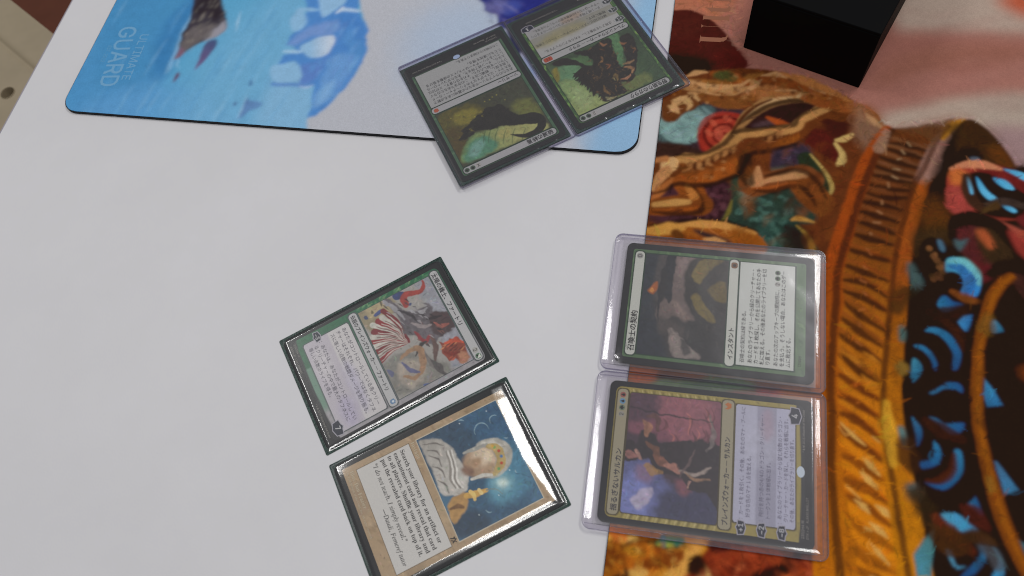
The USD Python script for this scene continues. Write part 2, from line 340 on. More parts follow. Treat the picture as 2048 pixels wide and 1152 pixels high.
# ------------------------------------------------------------------ the blue mat
def frame(o, ang):
    c, s_ = math.cos(ang), math.sin(ang)
    return lambda P: (np.asarray(P)[:, :2] - o[:2]) @ np.array([[c, -s_], [s_, c]])
b0, b1 = un([(118, 221), (1273, 308)], 2.0); BW = np.linalg.norm(b1 - b0); BA = math.atan2(*(b1 - b0)[1::-1])
bloc = frame(b0, BA)
mat1 = thing('play_mat', 'blue cloth mat printed with an icy sea, black rubber underside, at the top edge', 'mat', (b0[0], b0[1], 0), BA)
obj(mat1, 'rubber_base', prism(rrect(0, 0, BW, 600, 11), 0, 1.75), RUBBER)
vis = bloc(un([(0, 0), (2048, 0), (118, 221)], 2))[:, 1].max()
X, Y = grid(fine(.5, BW - .5, 0, BW, .6), fine(.4, 599.5, 0, 200, .6, 12), 11)
bp = Paint(X, Y, '4aa0cc', 1.3, 11, 5, lambda q: bloc(un(q, 2.0)), texk=.4)
zA, z7, zR = zoomed(0, 0, 2.695), zoomed(320, 0, 3.6), zoomed(900, 0, 3.6)
def B(z, pts, col, **k): bp.poly(z(pts), col, **k)
def S(z, pts, w, col, **k): bp.stroke(z(pts), w, col, **k)
B(zA, [(300, 640), (560, -60), (900, -60), (760, 640)], '3a8cc4', soft=25, warp=2, col2='4494c8', ax=zA([(400, 400), (800, 300)]))
B(zA, [(620, -80), (1080, -80), (980, 200), (860, 420), (620, 520), (520, 300)], '2f86bd', soft=22, warp=3, a=.8)
B(zA, [(860, 180), (1080, -60), (1060, 60), (960, 260), (900, 400), (820, 420)], '1f74b2', soft=12, warp=3, a=.8)
B(zA, [(350, 640), (600, 500), (900, 440), (1200, 560), (1300, 760), (300, 700)], '4f97d0', soft=25, warp=3, a=.7)
B(zA, [(1000, 500), (1200, 200), (1500, -60), (1720, -60), (1720, 800), (1000, 760)], '67a9d2', soft=40, warp=3, a=.75)
B(z7, [(700, 900), (780, 640), (900, 420), (1100, 560), (1090, 940)], '7db0d6', soft=14, warp=1, a=.7)
rg = np.random.default_rng(5)
for i in range(120):                          # long soft streaks of the water, all along one direction
    x, y = rg.uniform(380, 1600), rg.uniform(-60, 640); l = rg.uniform(60, 260)
    S(zA, [(x, y), (x - .33 * l, y + .5 * l), (x - .62 * l, y + l)], [.4, rg.uniform(1, 3.5), .4], ['2f80bc', '66aedb', '8cc0e0', '3a8cc8'][i % 4], soft=2.2, a=.22, warp=1)
# pale sky right of the ice arch
B(z7, [(1440, -60), (1445, 60), (1490, 190), (1485, 360), (1420, 520), (1270, 700), (1160, 800), (1062, 855), (1055, 1000), (2200, 1100), (3800, 1200), (3800, -80)], 'b0b2bc', soft=1.5, warp=.8, curve=False, tex=.02)
B(zR, [(-300, 200), (120, -30), (420, 120), (380, 420), (60, 560), (-300, 560)], '9fb2cc', soft=40, warp=4, a=.75, tex=.03)
B(zR, [(400, 400), (620, 480), (720, 700), (700, 1200), (300, 1000), (330, 600)], 'b3aec6', soft=30, warp=4, a=.7, tex=.03)
B(zR, [(980, 900), (1120, 560), (1280, 120), (1330, -60), (1800, -60), (1500, 1300), (1010, 1300)], '7cabd2', soft=22, warp=3, a=.9, tex=.05)
B(zR, [(1190, 400), (1300, 100), (1500, 0), (1400, 700), (1200, 900)], '86b4d8', soft=30, a=.6, tex=.05)
# ice arch
ICE = '3f83cb'
B(z7, [(1040, -60), (1060, 90), (1000, 210), (930, 260), (910, 320), (960, 335), (1000, 380), (880, 400), (860, 465), (960, 440), (1010, 480), (1020, 560), (1000, 600), (800, 595), (790, 620), (1000, 625), (1110, 620), (1090, 760), (1062, 852), (1160, 798), (1270, 698), (1400, 555), (1480, 400), (1498, 220), (1440, 96), (1425, 60), (1455, -60)], ICE, soft=1.2, warp=1.3, curve=False, tex=.12)
bp.dabs(z7([(1150, 160), (1440, 130), (1480, 350), (1280, 650), (1100, 780), (1120, 500)]) @ np.eye(2), 0, 1, 1, 0, ['3f83cb'], 1)
for pts, c in (([(1290, 110), (1440, 130), (1480, 330), (1400, 470), (1320, 400), (1300, 250)], '3579c4'), ([(1250, 400), (1420, 420), (1300, 620), (1130, 760), (1150, 620)], '6a9fd6'), ([(1000, 480), (1180, 420), (1250, 330), (1120, 560), (1010, 600)], '5a78c2'),
               ([(930, 300), (1100, 190), (1290, 150), (1250, 240), (1080, 270), (970, 330)], '7c97cf'), ([(1160, 640), (1260, 580), (1240, 660), (1110, 770)], '7fb0dc'), ([(1320, 260), (1400, 200), (1390, 300), (1340, 330)], '4f93d2'), ([(1360, 330), (1450, 280), (1460, 400), (1380, 440)], '4a8fcb')):
    B(z7, pts, c, soft=5, warp=1.6, a=.6)
for i in range(60):
    x, y = rg.uniform(1120, 1470), rg.uniform(100, 740)
    if (x - 1100) / 380 + (y - 100) / 700 > 1.35: continue
    S(z7, [(x, y), (x - 25, y + 25), (x - 40, y + 70)], [.3, rg.uniform(1, 3), .3], ['3474be', '75a9dc', '5d84c8', '4b98d4'][i % 4], soft=1.5, a=.4, warp=1.2)
HOLE = '86b4da'
B(z7, [(1155, -60), (1150, 60), (1170, 125), (1240, 90), (1330, 20), (1345, -60)], HOLE, soft=1.2, warp=.8)
B(z7, [(1010, 340), (1090, 290), (1200, 255), (1255, 265), (1245, 330), (1210, 385), (1130, 412), (1050, 400)], HOLE, soft=1.2, warp=.8, col2='c0cbdc', ax=z7([(1080, 330), (1250, 300)]))
B(z7, [(800, 480), (920, 455), (985, 455), (1020, 530), (1015, 560), (960, 590), (820, 590)], '7fb2d9', soft=1.4, warp=.8)
B(z7, [(1000, 60), (1040, 80), (1055, 170), (1010, 215), (950, 225), (940, 140)], '80b3da', soft=3, warp=1)
S(z7, [(800, 605), (900, 615), (1080, 600)], [1.2, 2, 1], '5a86c4', soft=1.2, a=.8)
S(z7, [(1270, 95), (1320, 70), (1430, 78)], [1.2, 2.6, 2.2], 'a9c4e0', soft=1); S(z7, [(1275, 90), (1318, 55)], [1, 1.6], 'c6d3e4', soft=.8)
S(z7, [(890, 370), (960, 372), (1015, 372)], [1.5, 2.6, 1.6], '9cc3e2', soft=1.2); S(z7, [(1020, 65), (1080, 68), (1140, 70)], [1.5, 3, 1.2], '86b6dc', soft=1.5)
S(z7, [(1000, 620), (1060, 630), (1100, 612)], [.6, 1.2, .6], 'a9bfe0', soft=.8)
# stones and fins in the water
B(z7, [(625, 705), (640, 720), (735, 742), (700, 780), (640, 800), (590, 850), (570, 845)], '5078ae', soft=1.2, warp=.8, col2='5b8ec4', ax=z7([(600, 720), (720, 780)]))
S(z7, [(655, 575), (652, 610)], [1, 1.8], '35649c'); S(z7, [(545, 735), (538, 752)], [1, 2], '47699c'); S(z7, [(625, 690), (580, 800), (555, 860)], [.4, 1.2, .4], '9cc4e4', soft=.8, a=.7)
S(z7, [(580, 80), (560, 160), (545, 230)], [.4, 1.4, .4], 'a6cbe6', soft=1, a=.7)
S(z7, [(275, -10), (230, 110), (160, 230), (130, 330), (60, 480), (40, 530)], [1, 2.4, 2, 2.2, 1.5, .5], '7fb4dc', soft=1.6, a=.7)
B(z7, [(265, -60), (430, -60), (455, 50), (482, 145), (462, 220), (390, 270), (320, 296), (240, 330), (180, 372), (125, 422), (104, 420), (140, 340), (150, 262), (215, 130)], '3a3440', soft=1, warp=1.2, tex=.5)
B(z7, [(470, 150), (462, 222), (390, 270), (320, 296), (330, 250), (400, 190)], '93909c', soft=4, warp=1.5)
B(z7, [(170, 270), (250, 190), (350, 180), (420, 170), (340, 260), (250, 320), (170, 370), (145, 330)], '6c6465', soft=5, warp=2, a=.85)
B(z7, [(270, 0), (400, -30), (450, 80), (400, 140), (330, 110), (250, 90)], '2a2028', soft=4, warp=1.5, a=.8)
for i in range(70):
    x, y = rg.uniform(160, 460), rg.uniform(20, 340)
    if not Polygon([(265, 10), (430, 0), (470, 145), (440, 220), (320, 286), (180, 360), (150, 330), (170, 262), (215, 140)]).contains(Point(x, y)): continue
    S(z7, [(x, y), (x + 20, y - 14), (x + 36, y - 40)], [.3, rg.uniform(.8, 2), .3], ['6f6a62', '4a4450', '857c74', '2e2830'][i % 4], soft=.8, a=.55, warp=.8)
B(z7, [(150, 335), (180, 372), (125, 422), (104, 420), (128, 370)], '7c5a70', soft=2, warp=.8)
B(z7, [(330, 312), (400, 285), (408, 318), (370, 380), (300, 460), (252, 503), (280, 420)], '42527e', soft=1.2, warp=.8, col2='6b5484', ax=z7([(380, 300), (270, 480)]))
B(z7, [(118, 530), (132, 520), (140, 545), (100, 592), (95, 585)], '63486a', soft=.9, warp=.4)
for q in ([(120, 420), (132, 440), (118, 470), (140, 490)], [(100, 430), (80, 480), (60, 520)]): S(z7, q, [.6, 1.4, .5], '8fc0e4', soft=1, a=.6)
# violet crag at the top right of the mat
B(zR, [(150, -80), (235, 20), (260, 80), (330, 110), (350, 180), (410, 200), (600, 80), (760, -60)], '20267a', soft=1, warp=1.6, tex=.4)
B(zR, [(250, 30), (330, 0), (440, 20), (420, 80), (330, 100), (270, 80)], '6f6fa6', soft=5, warp=2, a=.7); B(zR, [(380, 40), (470, 0), (520, 30), (450, 100), (400, 110)], '38489c', soft=4, warp=2, a=.8)
B(zR, [(410, 200), (500, 120), (700, 20), (820, -40), (760, 120), (560, 330), (470, 420), (430, 330)], '171c52', soft=1.5, warp=1.5, tex=.4)
B(zR, [(540, 430), (600, 330), (700, 200), (900, 40), (980, 100), (760, 480), (620, 560)], '7ea6d0', soft=8, warp=2, a=.8, tex=.1)
for i in range(40):
    x, y = rg.uniform(240, 560), rg.uniform(0, 150)
    S(zR, [(x, y), (x + 25, y + 6), (x + 50, y + 30)], [.3, rg.uniform(.8, 1.8), .3], ['8a84b4', '2c3ca0', '12144a', '4a3a7e'][i % 4], soft=.8, a=.5, warp=1)
bp.soften(1.5); l_ = bp.C.mean(-1, keepdims=True); bp.C = bp.C * .88 + l_ * .12; bp.grainy(.02, 1.5)
obj(mat1, 'printed_cloth', bp.mesh(2.0), CLOTH, color=bp.C)
# lettering on the blue mat
LT1 = plain('pale_blue_ink', (.19, .43, .69), .9, .1)
def along(p, q, loc_, z):
    a, b = loc_(un([p, q], z)); return a, math.atan2(*(b - a)[::-1]), np.linalg.norm(b - a)
def print_on(mat, loc_, z, s, p, q, hgt, style, name, m, bold=0):
    a, ang, L = along(p, q, loc_, z); obj(mat, name, moved(write(s, 0, 0, hgt, style, width=L, z=z + .03, bold=bold), ang, *a), m)
print_on(mat1, bloc, 2.0, 'GUARD', zA([(655, 142)])[0], zA([(530, 470)])[0], 15.5, 'sans', 'lettering', LT1, .6)
print_on(mat1, bloc, 2.0, 'ULTIMATE', zA([(762, 182)])[0], zA([(652, 432)])[0], 7.6, 'sans', 'lettering', LT1, .2)
LT1b = plain('faint_blue_ink', (.15, .40, .66), .9, .1)
print_on(mat1, bloc, 2.0, 'EST. 2012', zA([(585, 245)])[0], zA([(540, 335)])[0], 3.6, 'sans', 'lettering', LT1b, 0)

# ------------------------------------------------------------------ the brown mat
m0, m1 = un([(1206, 1152), (1350, 0)], 1.6); VA = math.atan2(*(m1 - m0)[1::-1]) - math.pi / 2
mv = np.array([-math.sin(VA), math.cos(VA)]); o2 = m0[:2] - mv * 150; mloc = frame(o2, VA)
mat2 = thing('play_mat', 'orange and brown cloth mat printed with an ornate golden dome, at the right edge', 'mat', (*o2, 0), VA)
obj(mat2, 'rubber_base', prism(rrect(0, 0, 350, 600, 9), 0, 1.45), RUBBER)
cs = mloc(un([(0, 0), (2048, 0), (2048, 1152), (1206, 1152)], 1.6))
X, Y = grid(fine(.25, 349.7, 0, cs[:, 0].max() + 4, .55, 10), fine(.3, 599.7, cs[1:, 1].min() - 4, cs[1:, 1].max() + 6, .55, 10), 9)
mp = Paint(X, Y, '6a3212', 1.2, 21, 6, lambda q: mloc(un(q, 1.6)), texk=.5, warpk=.55)
a1, a2, a3, a4, a5, a6, a0 = zoomed(1360, 0, 3.938), zoomed(1280, 180, 3.49), zoomed(1620, 220, 3.388), zoomed(1620, 500, 3.388), zoomed(1620, 800, 3.273), zoomed(1190, 1040, 4.18), zoomed(1280, 0, 2.057)
def B(z, pts, col, **k): mp.poly(z(pts), col, **k)
def S(z, pts, w, col, **k): mp.stroke(z(pts), w, col, **k)
# sky
B(a0, [(-400, -300), (3000, -300), (3000, 720), (1560, 720), (1430, 560), (1330, 490), (1250, 500), (1010, 530), (900, 430), (760, 360), (600, 300), (430, 282), (-400, 330)], '9a655a', soft=1, warp=1, curve=False, tex=.08)
for pts, c, a in (([(-100, -60), (300, -80), (420, 20), (300, 110), (240, 60), (120, 60)], 'b06a4c', .8), ([(420, 0), (440, 190), (430, 260), (360, 200), (330, 100)], 'a0685a', .8),
                  ([(1060, 110), (1120, -60), (2300, -200), (2300, 120), (1400, 150), (1200, 140)], 'ab978a', 1), ([(1600, -60), (1480, 0), (1560, 60), (1640, 60)], 'b05438', 1),
                  ([(1020, 180), (1200, 130), (1600, 140), (2300, 120), (2300, 260), (1500, 270), (1200, 330), (960, 400)], '9c665a', .9),
                  ([(1000, 280), (1200, 190), (1620, 200), (1620, 250), (1250, 290), (980, 360)], '94604f', .6),
                  ([(1000, 470), (1180, 420), (1400, 385), (2200, 380), (2200, 540), (1430, 540), (1330, 490), (1010, 528)], 'ab9a8c', 1),
                  ([(1180, 330), (1600, 270), (2200, 280), (2200, 380), (1400, 385), (1180, 420), (1000, 440), (900, 410)], 'a26e62', .9),
                  ([(1440, 540), (1600, 520), (2200, 560), (2200, 760), (1560, 700)], '9a7f80', .9), ([(1380, 410), (1600, 390), (2200, 420), (2200, 480), (1500, 470)], 'a49488', .8)):
    B(a0, pts, c, soft=14, warp=2, a=a, tex=.03)
rg = np.random.default_rng(8)
for i in range(70):
    x, y = rg.uniform(900, 1600), rg.uniform(60, 480)
    S(a0, [(x, y), (x + 90, y - 22), (x + 200, y - 28)], [.4, rg.uniform(1, 4), .4], ['a87268', '8c544c', 'b0847a', '96605c'][i % 4], soft=3.5, a=.16, warp=1)
# dark red wedge
B(a0, [(100, 60), (150, 42), (220, 45), (290, 80), (350, 135), (400, 200), (440, 275), (330, 290), (60, 320)], '551c14', soft=1.2, warp=.8, tex=.25)
B(a0, [(60, 230), (180, 225), (260, 240), (300, 270), (280, 300), (80, 320)], '2a160e', soft=6, warp=2); B(a0, [(300, 220), (400, 200), (440, 272), (340, 285)], '5e1a14', soft=5, warp=1, a=.8); B(a0, [(150, 60), (250, 80), (220, 140), (120, 160)], '5c2218', soft=8, a=.7)
# golden dome, left part
B(a0, [(60, 320), (200, 305), (330, 284), (500, 285), (620, 304), (760, 358), (880, 415), (1000, 520), (1060, 600), (960, 1200), (0, 1300), (0, 700)], '6b3515', soft=1.5, warp=1, tex=.35)
B(a2, [(100, 700), (120, 380), (150, 130), (400, 80), (700, 130), (760, 200), (640, 420), (300, 520)], '47323a', soft=3, warp=1.5)
B(a2, [(150, 130), (330, 110), (500, 110), (520, 200), (430, 330), (300, 385), (130, 360)], '4f6364', soft=2.5, warp=1.2)
for r in (150, 115, 78, 42):
    t = np.linspace(.3, 2 * np.pi + .1, 22); c = np.c_[300 + np.cos(t) * r * .95, 250 + np.sin(t) * r * .72]
    S(a2, c, 4.0 if r > 50 else 5, '7d9c98', soft=1.4, warp=1, a=.75, tex=.5); 
S(a2, [(400, 130), (440, 200), (410, 300)], [1, 5, 1], '7f9a9a', soft=1.5, a=.6); S(a2, [(440, 120), (500, 190), (470, 260)], [1, 4, 1], '7f9a9a', soft=1.5, a=.6)
B(a2, [(125, 365), (300, 380), (430, 420), (430, 480), (120, 480)], '44281f', soft=3, warp=1.5)
B(a2, [(500, 190), (580, 165), (700, 170), (720, 230), (660, 330), (560, 410), (450, 430), (408, 380), (420, 280)], '7e2019', soft=1.5, warp=1)
for r, c in ((165, '9a2e20'), (128, '5a120e'), (104, 'a83a28'), (66, '63160f'), (44, 'b04a36')):
    t = np.linspace(1.4, 5.2, 16); S(a2, np.c_[590 + np.cos(t) * r, 305 + np.sin(t) * r * .82], 4.2, c, soft=1.3, warp=1.2, a=.8, tex=.6)
for x, y in ((470, 290), (540, 285), (500, 220), (600, 190)): S(a2, [(x, y), (x + 22, y + 20)], [3, 5, 3], 'b8543c', soft=1, a=.6)
B(a2, [(700, 280), (780, 190), (900, 110), (1080, 85), (1280, 100), (1180, 180), (1090, 250), (900, 270), (760, 300)], '3c1a18', soft=2, warp=1.2, tex=.3)
B(a2, [(790, 240), (900, 210), (960, 250), (840, 270)], '5c4448', soft=4, warp=1, a=.8); S(a2, [(890, 190), (980, 235), (1060, 255)], [2, 5, 2], '9a4418', soft=1.5)
B(a2, [(870, 430), (1000, 380), (1130, 370), (1200, 460), (1100, 545), (880, 540)], '433546', soft=4, warp=2); mp.dabs(a2([(880, 430), (1100, 390), (1180, 470), (1080, 530), (890, 530)]), 26, 8, 2.2, .3, ['5a4a5e', '332838', '4c3c50'], 4)
B(a2, [(900, 560), (1000, 535), (1120, 555), (1060, 600), (900, 620)], '5c5a48', soft=5, warp=1.5)
B(a2, [(60, 900), (100, 660), (350, 640), (600, 640), (640, 760), (600, 880), (560, 920), (300, 930)], '512c34', soft=3, warp=1.5)
for i in range(4):
    S(a2, [(380 + 60 * i, 660), (385 + 62 * i, 780), (380 + 58 * i, 900)], 2, '38191f', soft=1.2, warp=1, a=.8); S(a2, [(360, 670 + 62 * i), (500, 665 + 62 * i), (612, 660 + 62 * i)], 2, '3a1c22', soft=1.2, warp=1, a=.8)
mp.dabs(a2([(370, 660), (600, 650), (610, 850), (400, 900)]), 30, 7, 3, .1, ['6a3c46', '74464e', '5c323c'], 6, a=.5)
# green ground
B(a2, [(640, 620), (700, 560), (800, 690), (1100, 680), (1180, 760), (1230, 860), (1215, 930), (1100, 940), (1190, 1040), (1220, 1160), (820, 1160), (820, 1000), (600, 930), (560, 915), (640, 780)], '33463a', soft=2.5, warp=1.5, tex=.3)
B(a2, [(830, 960), (950, 880), (1080, 930), (1140, 1060), (1170, 1160), (830, 1160)], '35544a', soft=5, warp=2)
mp.dabs(a2([(660, 840), (900, 720), (1120, 760), (1200, 880), (1020, 920), (1100, 1150), (830, 1140), (830, 990)]), 90, 11, 3, -.5, ['4e7468', '5a8276', '2a3c34', '46685c', '3a5248'], 9, a=.65, soft=1)
B(a2, [(1000, 950), (1120, 950), (1190, 1060), (1210, 1160), (1090, 1160)], '131a16', soft=8, warp=2, a=.85); B(a2, [(660, 640), (760, 660), (800, 760), (760, 800), (680, 760)], '4e5238', soft=5, warp=2); B(a2, [(690, 700), (760, 690), (790, 750), (730, 780)], '76796a', soft=5, warp=2, a=.8)
B(a2, [(1100, 460), (1190, 440), (1290, 570), (1335, 680), (1310, 750), (1240, 740), (1180, 620), (1120, 560)], '2f3c26', soft=2, warp=1); B(a2, [(1230, 560), (1300, 640), (1300, 730), (1240, 720)], '28452e', soft=4)
S(a2, [(1190, 450), (1290, 570), (1338, 680), (1310, 755)], [1, 2, 2.4, 1], 'a58a4c', soft=.8); S(a2, [(1060, 905), (1110, 895), (1220, 925)], [1.5, 3.5, 1], 'a87a3a', soft=1); S(a2, [(1090, 945), (1160, 1010), (1200, 1090), (1215, 1160)], [1, 2.2, 3, 3], '8c6c2c', soft=1)
S(a2, [(640, 770), (620, 850), (570, 920)], [1, 2.5, 1], '74682c', soft=1)
B(a2, [(1120, 330), (1180, 260), (1300, 290), (1400, 380), (1390, 490), (1330, 490), (1240, 430)], '5e1c14', soft=3, warp=2); B(a2, [(1280, 170), (1380, 160), (1460, 240), (1400, 330), (1300, 300)], '4e1c10', soft=4, warp=2)
# raised twisting relief: limbs first dark, then lit ridges
LIM, HI = '6c3613', 'b07e48'
S(a2, [(210, 180), (250, 110), (320, 80), (400, 60)], [9, 14, 14, 8], '6e3c1a', soft=1.5, warp=1)
for q in ([(200, 110), (240, 130), (270, 160)], [(230, 70), (300, 60), (350, 100), (330, 140)], [(340, 20), (400, 45), (410, 75)], [(220, 130), (260, 80), (330, 40)]): S(a2, q, [1, 4.5, 1], 'ba9060', soft=1.2, a=.85)
B(a2, [(40, 900), (85, 760), (105, 500), (250, 468), (430, 458), (590, 388), (680, 300), (790, 288), (900, 273), (1080, 258), (1130, 190), (1290, 112), (1480, 110), (1480, 230), (1290, 200), (1180, 300), (1090, 365), (900, 412), (760, 440), (690, 560), (560, 632), (380, 655), (250, 645), (160, 720), (70, 860)], LIM, soft=1.4, warp=1.2, tex=.4)
B(a2, [(300, 600), (450, 560), (640, 480), (740, 440), (690, 560), (560, 632), (380, 655)], '964c18', soft=4, warp=2); B(a2, [(900, 380), (1000, 340), (1120, 310), (1080, 365), (900, 412)], '8c4a16', soft=3, warp=1.5)
S(a2, [(245, 490), (330, 480), (430, 470), (520, 440), (590, 400), (640, 350), (690, 310), (790, 300), (880, 290), (960, 285), (1080, 265), (1130, 205), (1210, 160), (1290, 120), (1400, 118)], [2, 7, 5, 7, 8, 9, 8, 6, 5, 6, 6, 5, 5, 6, 4], HI, soft=1.5, warp=1.4, a=.9, tex=.4)
S(a2, [(170, 580), (205, 520), (235, 505)], [4, 9, 5], 'be9464', soft=1.5); S(a2, [(90, 690), (150, 600), (190, 560)], [3, 6, 5], 'ac784a', soft=1.5); S(a2, [(85, 770), (150, 700), (230, 620)], [3, 5, 2], 'a05c2c', soft=1.5); S(a2, [(110, 490), (180, 480)], [3, 4], 'a4683c', soft=1.5)
for i in range(11):
    x, y = 330 + 62 * i, 520 - 22 * i + 10 * math.sin(i)
    S(a2, [(x - 18, y + 55), (x, y + 20), (x + 26, y - 12)], [1, 4, 1.5], '4e240c', soft=1.5, a=.75); S(a2, [(x + 8, y + 40), (x + 22, y + 10), (x + 40, y - 10)], [.8, 3, 1], 'a87040', soft=1.2, a=.7)
mp.dabs(a2([(260, 510), (600, 450), (760, 350), (1080, 300), (1080, 350), (740, 440), (560, 620), (280, 620)]), 60, 10, 2, -.4, ['9c5c2c', '5a2c10', 'b07a48', '864818'], 12, a=.6, soft=.9)
S(a2, [(660, 300), (720, 215), (800, 140), (900, 85), (1020, 52), (1130, 48), (1240, 75), (1310, 105)], [3, 6, 7, 8, 8, 7, 6, 4], '986c40', soft=1.3, warp=1); S(a2, [(700, 225), (800, 130), (930, 70), (1100, 42), (1230, 62)], [.8, 2, 2.4, 2.2, .8], 'b89468', soft=1, a=.9); S(a2, [(640, 300), (710, 200), (800, 118), (920, 66)], [1, 2, 2, 1], '5e3014', soft=1)
S(a2, [(790, 430), (800, 540), (800, 640)], [18, 15, 16], '6e3614', soft=1.5); S(a2, [(800, 650), (900, 640), (1020, 610), (1130, 590), (1200, 630)], [16, 12, 11, 12, 12], '7e4420', soft=1.5); S(a2, [(1130, 640), (1190, 720), (1260, 790)], [14, 15, 14], '7c4218', soft=1.5)
S(a2, [(825, 540), (815, 600), (800, 640), (850, 640)], [2, 6, 8, 4], 'b07a50', soft=1.2); S(a2, [(860, 640), (980, 612), (1090, 588), (1150, 592)], [2, 4, 6, 4], 'b27e52', soft=1.2); S(a2, [(790, 690), (920, 690), (1080, 655)], [2, 4, 2], '9a4c1c', soft=1.2); S(a2, [(740, 470), (730, 560), (760, 640)], [6, 9, 6], '241a0c', soft=2, a=.7)
S(a2, [(310, 650), (370, 720), (400, 800)], [12, 13, 11], '8e4818', soft=1.4); S(a2, [(420, 800), (300, 800), (150, 815), (80, 825)], [13, 12, 11, 8], '7c4016', soft=1.4); S(a2, [(340, 780), (250, 785), (100, 800)], [3, 4.5, 3], 'b08046', soft=1.2); S(a2, [(330, 670), (375, 740)], [3, 5], 'ac6a30', soft=1.2); S(a2, [(400, 830), (260, 850), (90, 850)], [3, 4, 3], '9a4c16', soft=1.5, a=.8)
S(a2, [(1370, 350), (1430, 340), (1480, 310)], [2, 4, 2], 'b89a5c', soft=.9); S(a2, [(1365, 375), (1410, 440), (1410, 490), (1380, 520)], [2, 3, 4.5, 2], 'b89a5c', soft=.9)
for q in ([(100, 720), (180, 700), (260, 655), (400, 665), (570, 640), (700, 570), (770, 450), (910, 422), (1100, 372), (1190, 305)], [(250, 455), (430, 445), (580, 378), (670, 292), (790, 276), (900, 262), (1070, 246), (1120, 180), (1290, 102)], [(790, 700), (920, 705), (1090, 670), (1180, 730), (1230, 810)], [(870, 600), (980, 580), (1100, 560), (1220, 620), (1300, 760)], [(80, 850), (260, 865), (420, 845), (440, 790)], [(380, 680), (440, 780)], [(70, 945), (300, 915), (430, 912), (620, 928), (820, 985)], [(690, 240), (800, 160), (930, 100), (1080, 72), (1250, 95)]):
    S(a2, q, [1, 3, 2.6, 3, 1], '2a1408', soft=1.6, warp=.8, a=.75)
# upper rim of the dome with its rolls
for q, w, c in (([(90, 330), (200, 345), (330, 350), (420, 330), (500, 305)], 8, '8c5826'), ([(110, 350), (210, 350), (260, 370), (350, 380), (450, 360)], 9, 'a4764a'), ([(300, 300), (380, 320), (440, 345)], 8, '8a4418'), ([(430, 400), (520, 375), (640, 385)], 9, '9a6034'),
                ([(250, 395), (320, 410), (400, 420), (480, 395)], 10, '7e481e'), ([(480, 330), (580, 330), (700, 360), (800, 400)], 8, '86441a'), ([(560, 300), (660, 325), (760, 365), (880, 430)], 6, 'a86a38'), ([(680, 400), (780, 420), (880, 460)], 10, '8c4a1e'), ([(860, 430), (930, 470), (1000, 530)], 10, '8a5028')):
    S(a0, q, [w * .4, w, w * .9, w * .3], c, soft=2, warp=1.5)
for q in ([(120, 345), (210, 342), (300, 358), (400, 352), (450, 330)], [(500, 312), (560, 305), (600, 318)], [(500, 330), (470, 350), (440, 380)], [(560, 372), (640, 372)], [(700, 360), (760, 385)], [(270, 380), (330, 392)], [(930, 470), (960, 500), (1000, 530)], [(190, 312), (230, 300), (280, 296)]): S(a0, q, [.8, 4, 1], 'b98a5c', soft=1.3, warp=1.2, a=.85)
B(a0, [(305, 300), (360, 290), (400, 318), (380, 335), (320, 325)], '4a5228', soft=3, warp=1.2, a=.9)
mp.dabs(a0([(110, 340), (420, 300), (640, 320), (880, 430), (700, 400), (430, 420), (150, 430)]), 80, 9, 2.2, .25, ['b07e4e', '5a2a10', '94561e', '4a2410', 'a2622c'], 15, a=.6, soft=1)
B(a0, [(900, 440), (960, 500), (1000, 530), (970, 640), (880, 560)], '8c6a54', soft=8, warp=2, a=.7)
for i in range(90):
    x, y = rg.uniform(400, 1000), rg.uniform(600, 1150)
    S(a0, [(x, y), (x + 16, y - 30), (x + 40, y - 50)], [.5, rg.uniform(2, 6), .5], ['7a3c14', '5c2a0e', '8a4a18', '4c2410'][i % 4], soft=3, a=.35)
# gold strap above the case
B(a2, [(40, 960), (300, 930), (420, 925), (600, 940), (820, 1000), (815, 1160), (-100, 1160), (-60, 960)], '96521a', soft=1.2, warp=.8)
S(a2, [(60, 985), (200, 975), (290, 960)], [4, 9, 4], 'b8823c', soft=2); S(a2, [(290, 940), (430, 935), (600, 950), (800, 1000)], [2, 4.5, 4, 2], 'bc8442', soft=1.2); B(a2, [(380, 975), (520, 1010), (640, 1060), (560, 1060), (430, 1020)], '3a2a2c', soft=3, warp=1); S(a2, [(430, 1045), (520, 1050), (590, 1060)], [1.5, 4, 1.5], 'b88450', soft=1.2); B(a2, [(640, 960), (810, 1010), (800, 1100), (680, 1080)], '8a4a12', soft=4, a=.8)
S(a2, [(50, 1040), (200, 1040), (420, 1045)], [3, 5, 3], '8a4512', soft=2); S(a2, [(250, 1000), (280, 1030)], 5, '6a3a14', soft=2)
# everything under and below the two cases at the lower left of the mat
B(a0, [(-200, 1150), (700, 1150), (760, 1700), (680, 2500), (-400, 2500)], '6c3a16', soft=8, warp=3)
zz = zoomed(1190, 720, 1.0)
for pts, c in (([(30, 30), (460, 60), (455, 90), (25, 60)], '5c3320'), ([(100, 40), (240, 50), (260, 85), (120, 80)], '5f7a4e'), ([(250, 55), (400, 70), (390, 95), (260, 90)], '8a2c2c'), ([(60, 20), (120, 25), (110, 50), (50, 50)], 'a0521e'), ([(20, 35), (60, 40), (70, 70), (20, 70)], '34281e'), ([(180, 40), (300, 40), (320, 60), (200, 65)], '4a6a42'), ([(380, 60), (470, 70), (470, 110), (380, 90)], 'a05a1c')):
    B(zz, pts, c, soft=4, warp=3, tex=.3)
B(a6, [(80, 40), (700, 120), (960, 180), (800, 420), (700, 700), (-200, 700), (40, 460)], 'a85c10', soft=2, warp=1.5, tex=.3)
B(a6, [(950, 190), (1400, 250), (1960, 340), (2010, 460), (2100, 800), (600, 800), (760, 440), (860, 320)], '862f14', soft=2, warp=1.5, tex=.3)
B(a6, [(700, 160), (800, 140), (960, 190), (880, 300), (720, 480), (560, 700), (400, 700), (520, 480), (640, 350)], 'c07e24', soft=2.5, warp=1.5)
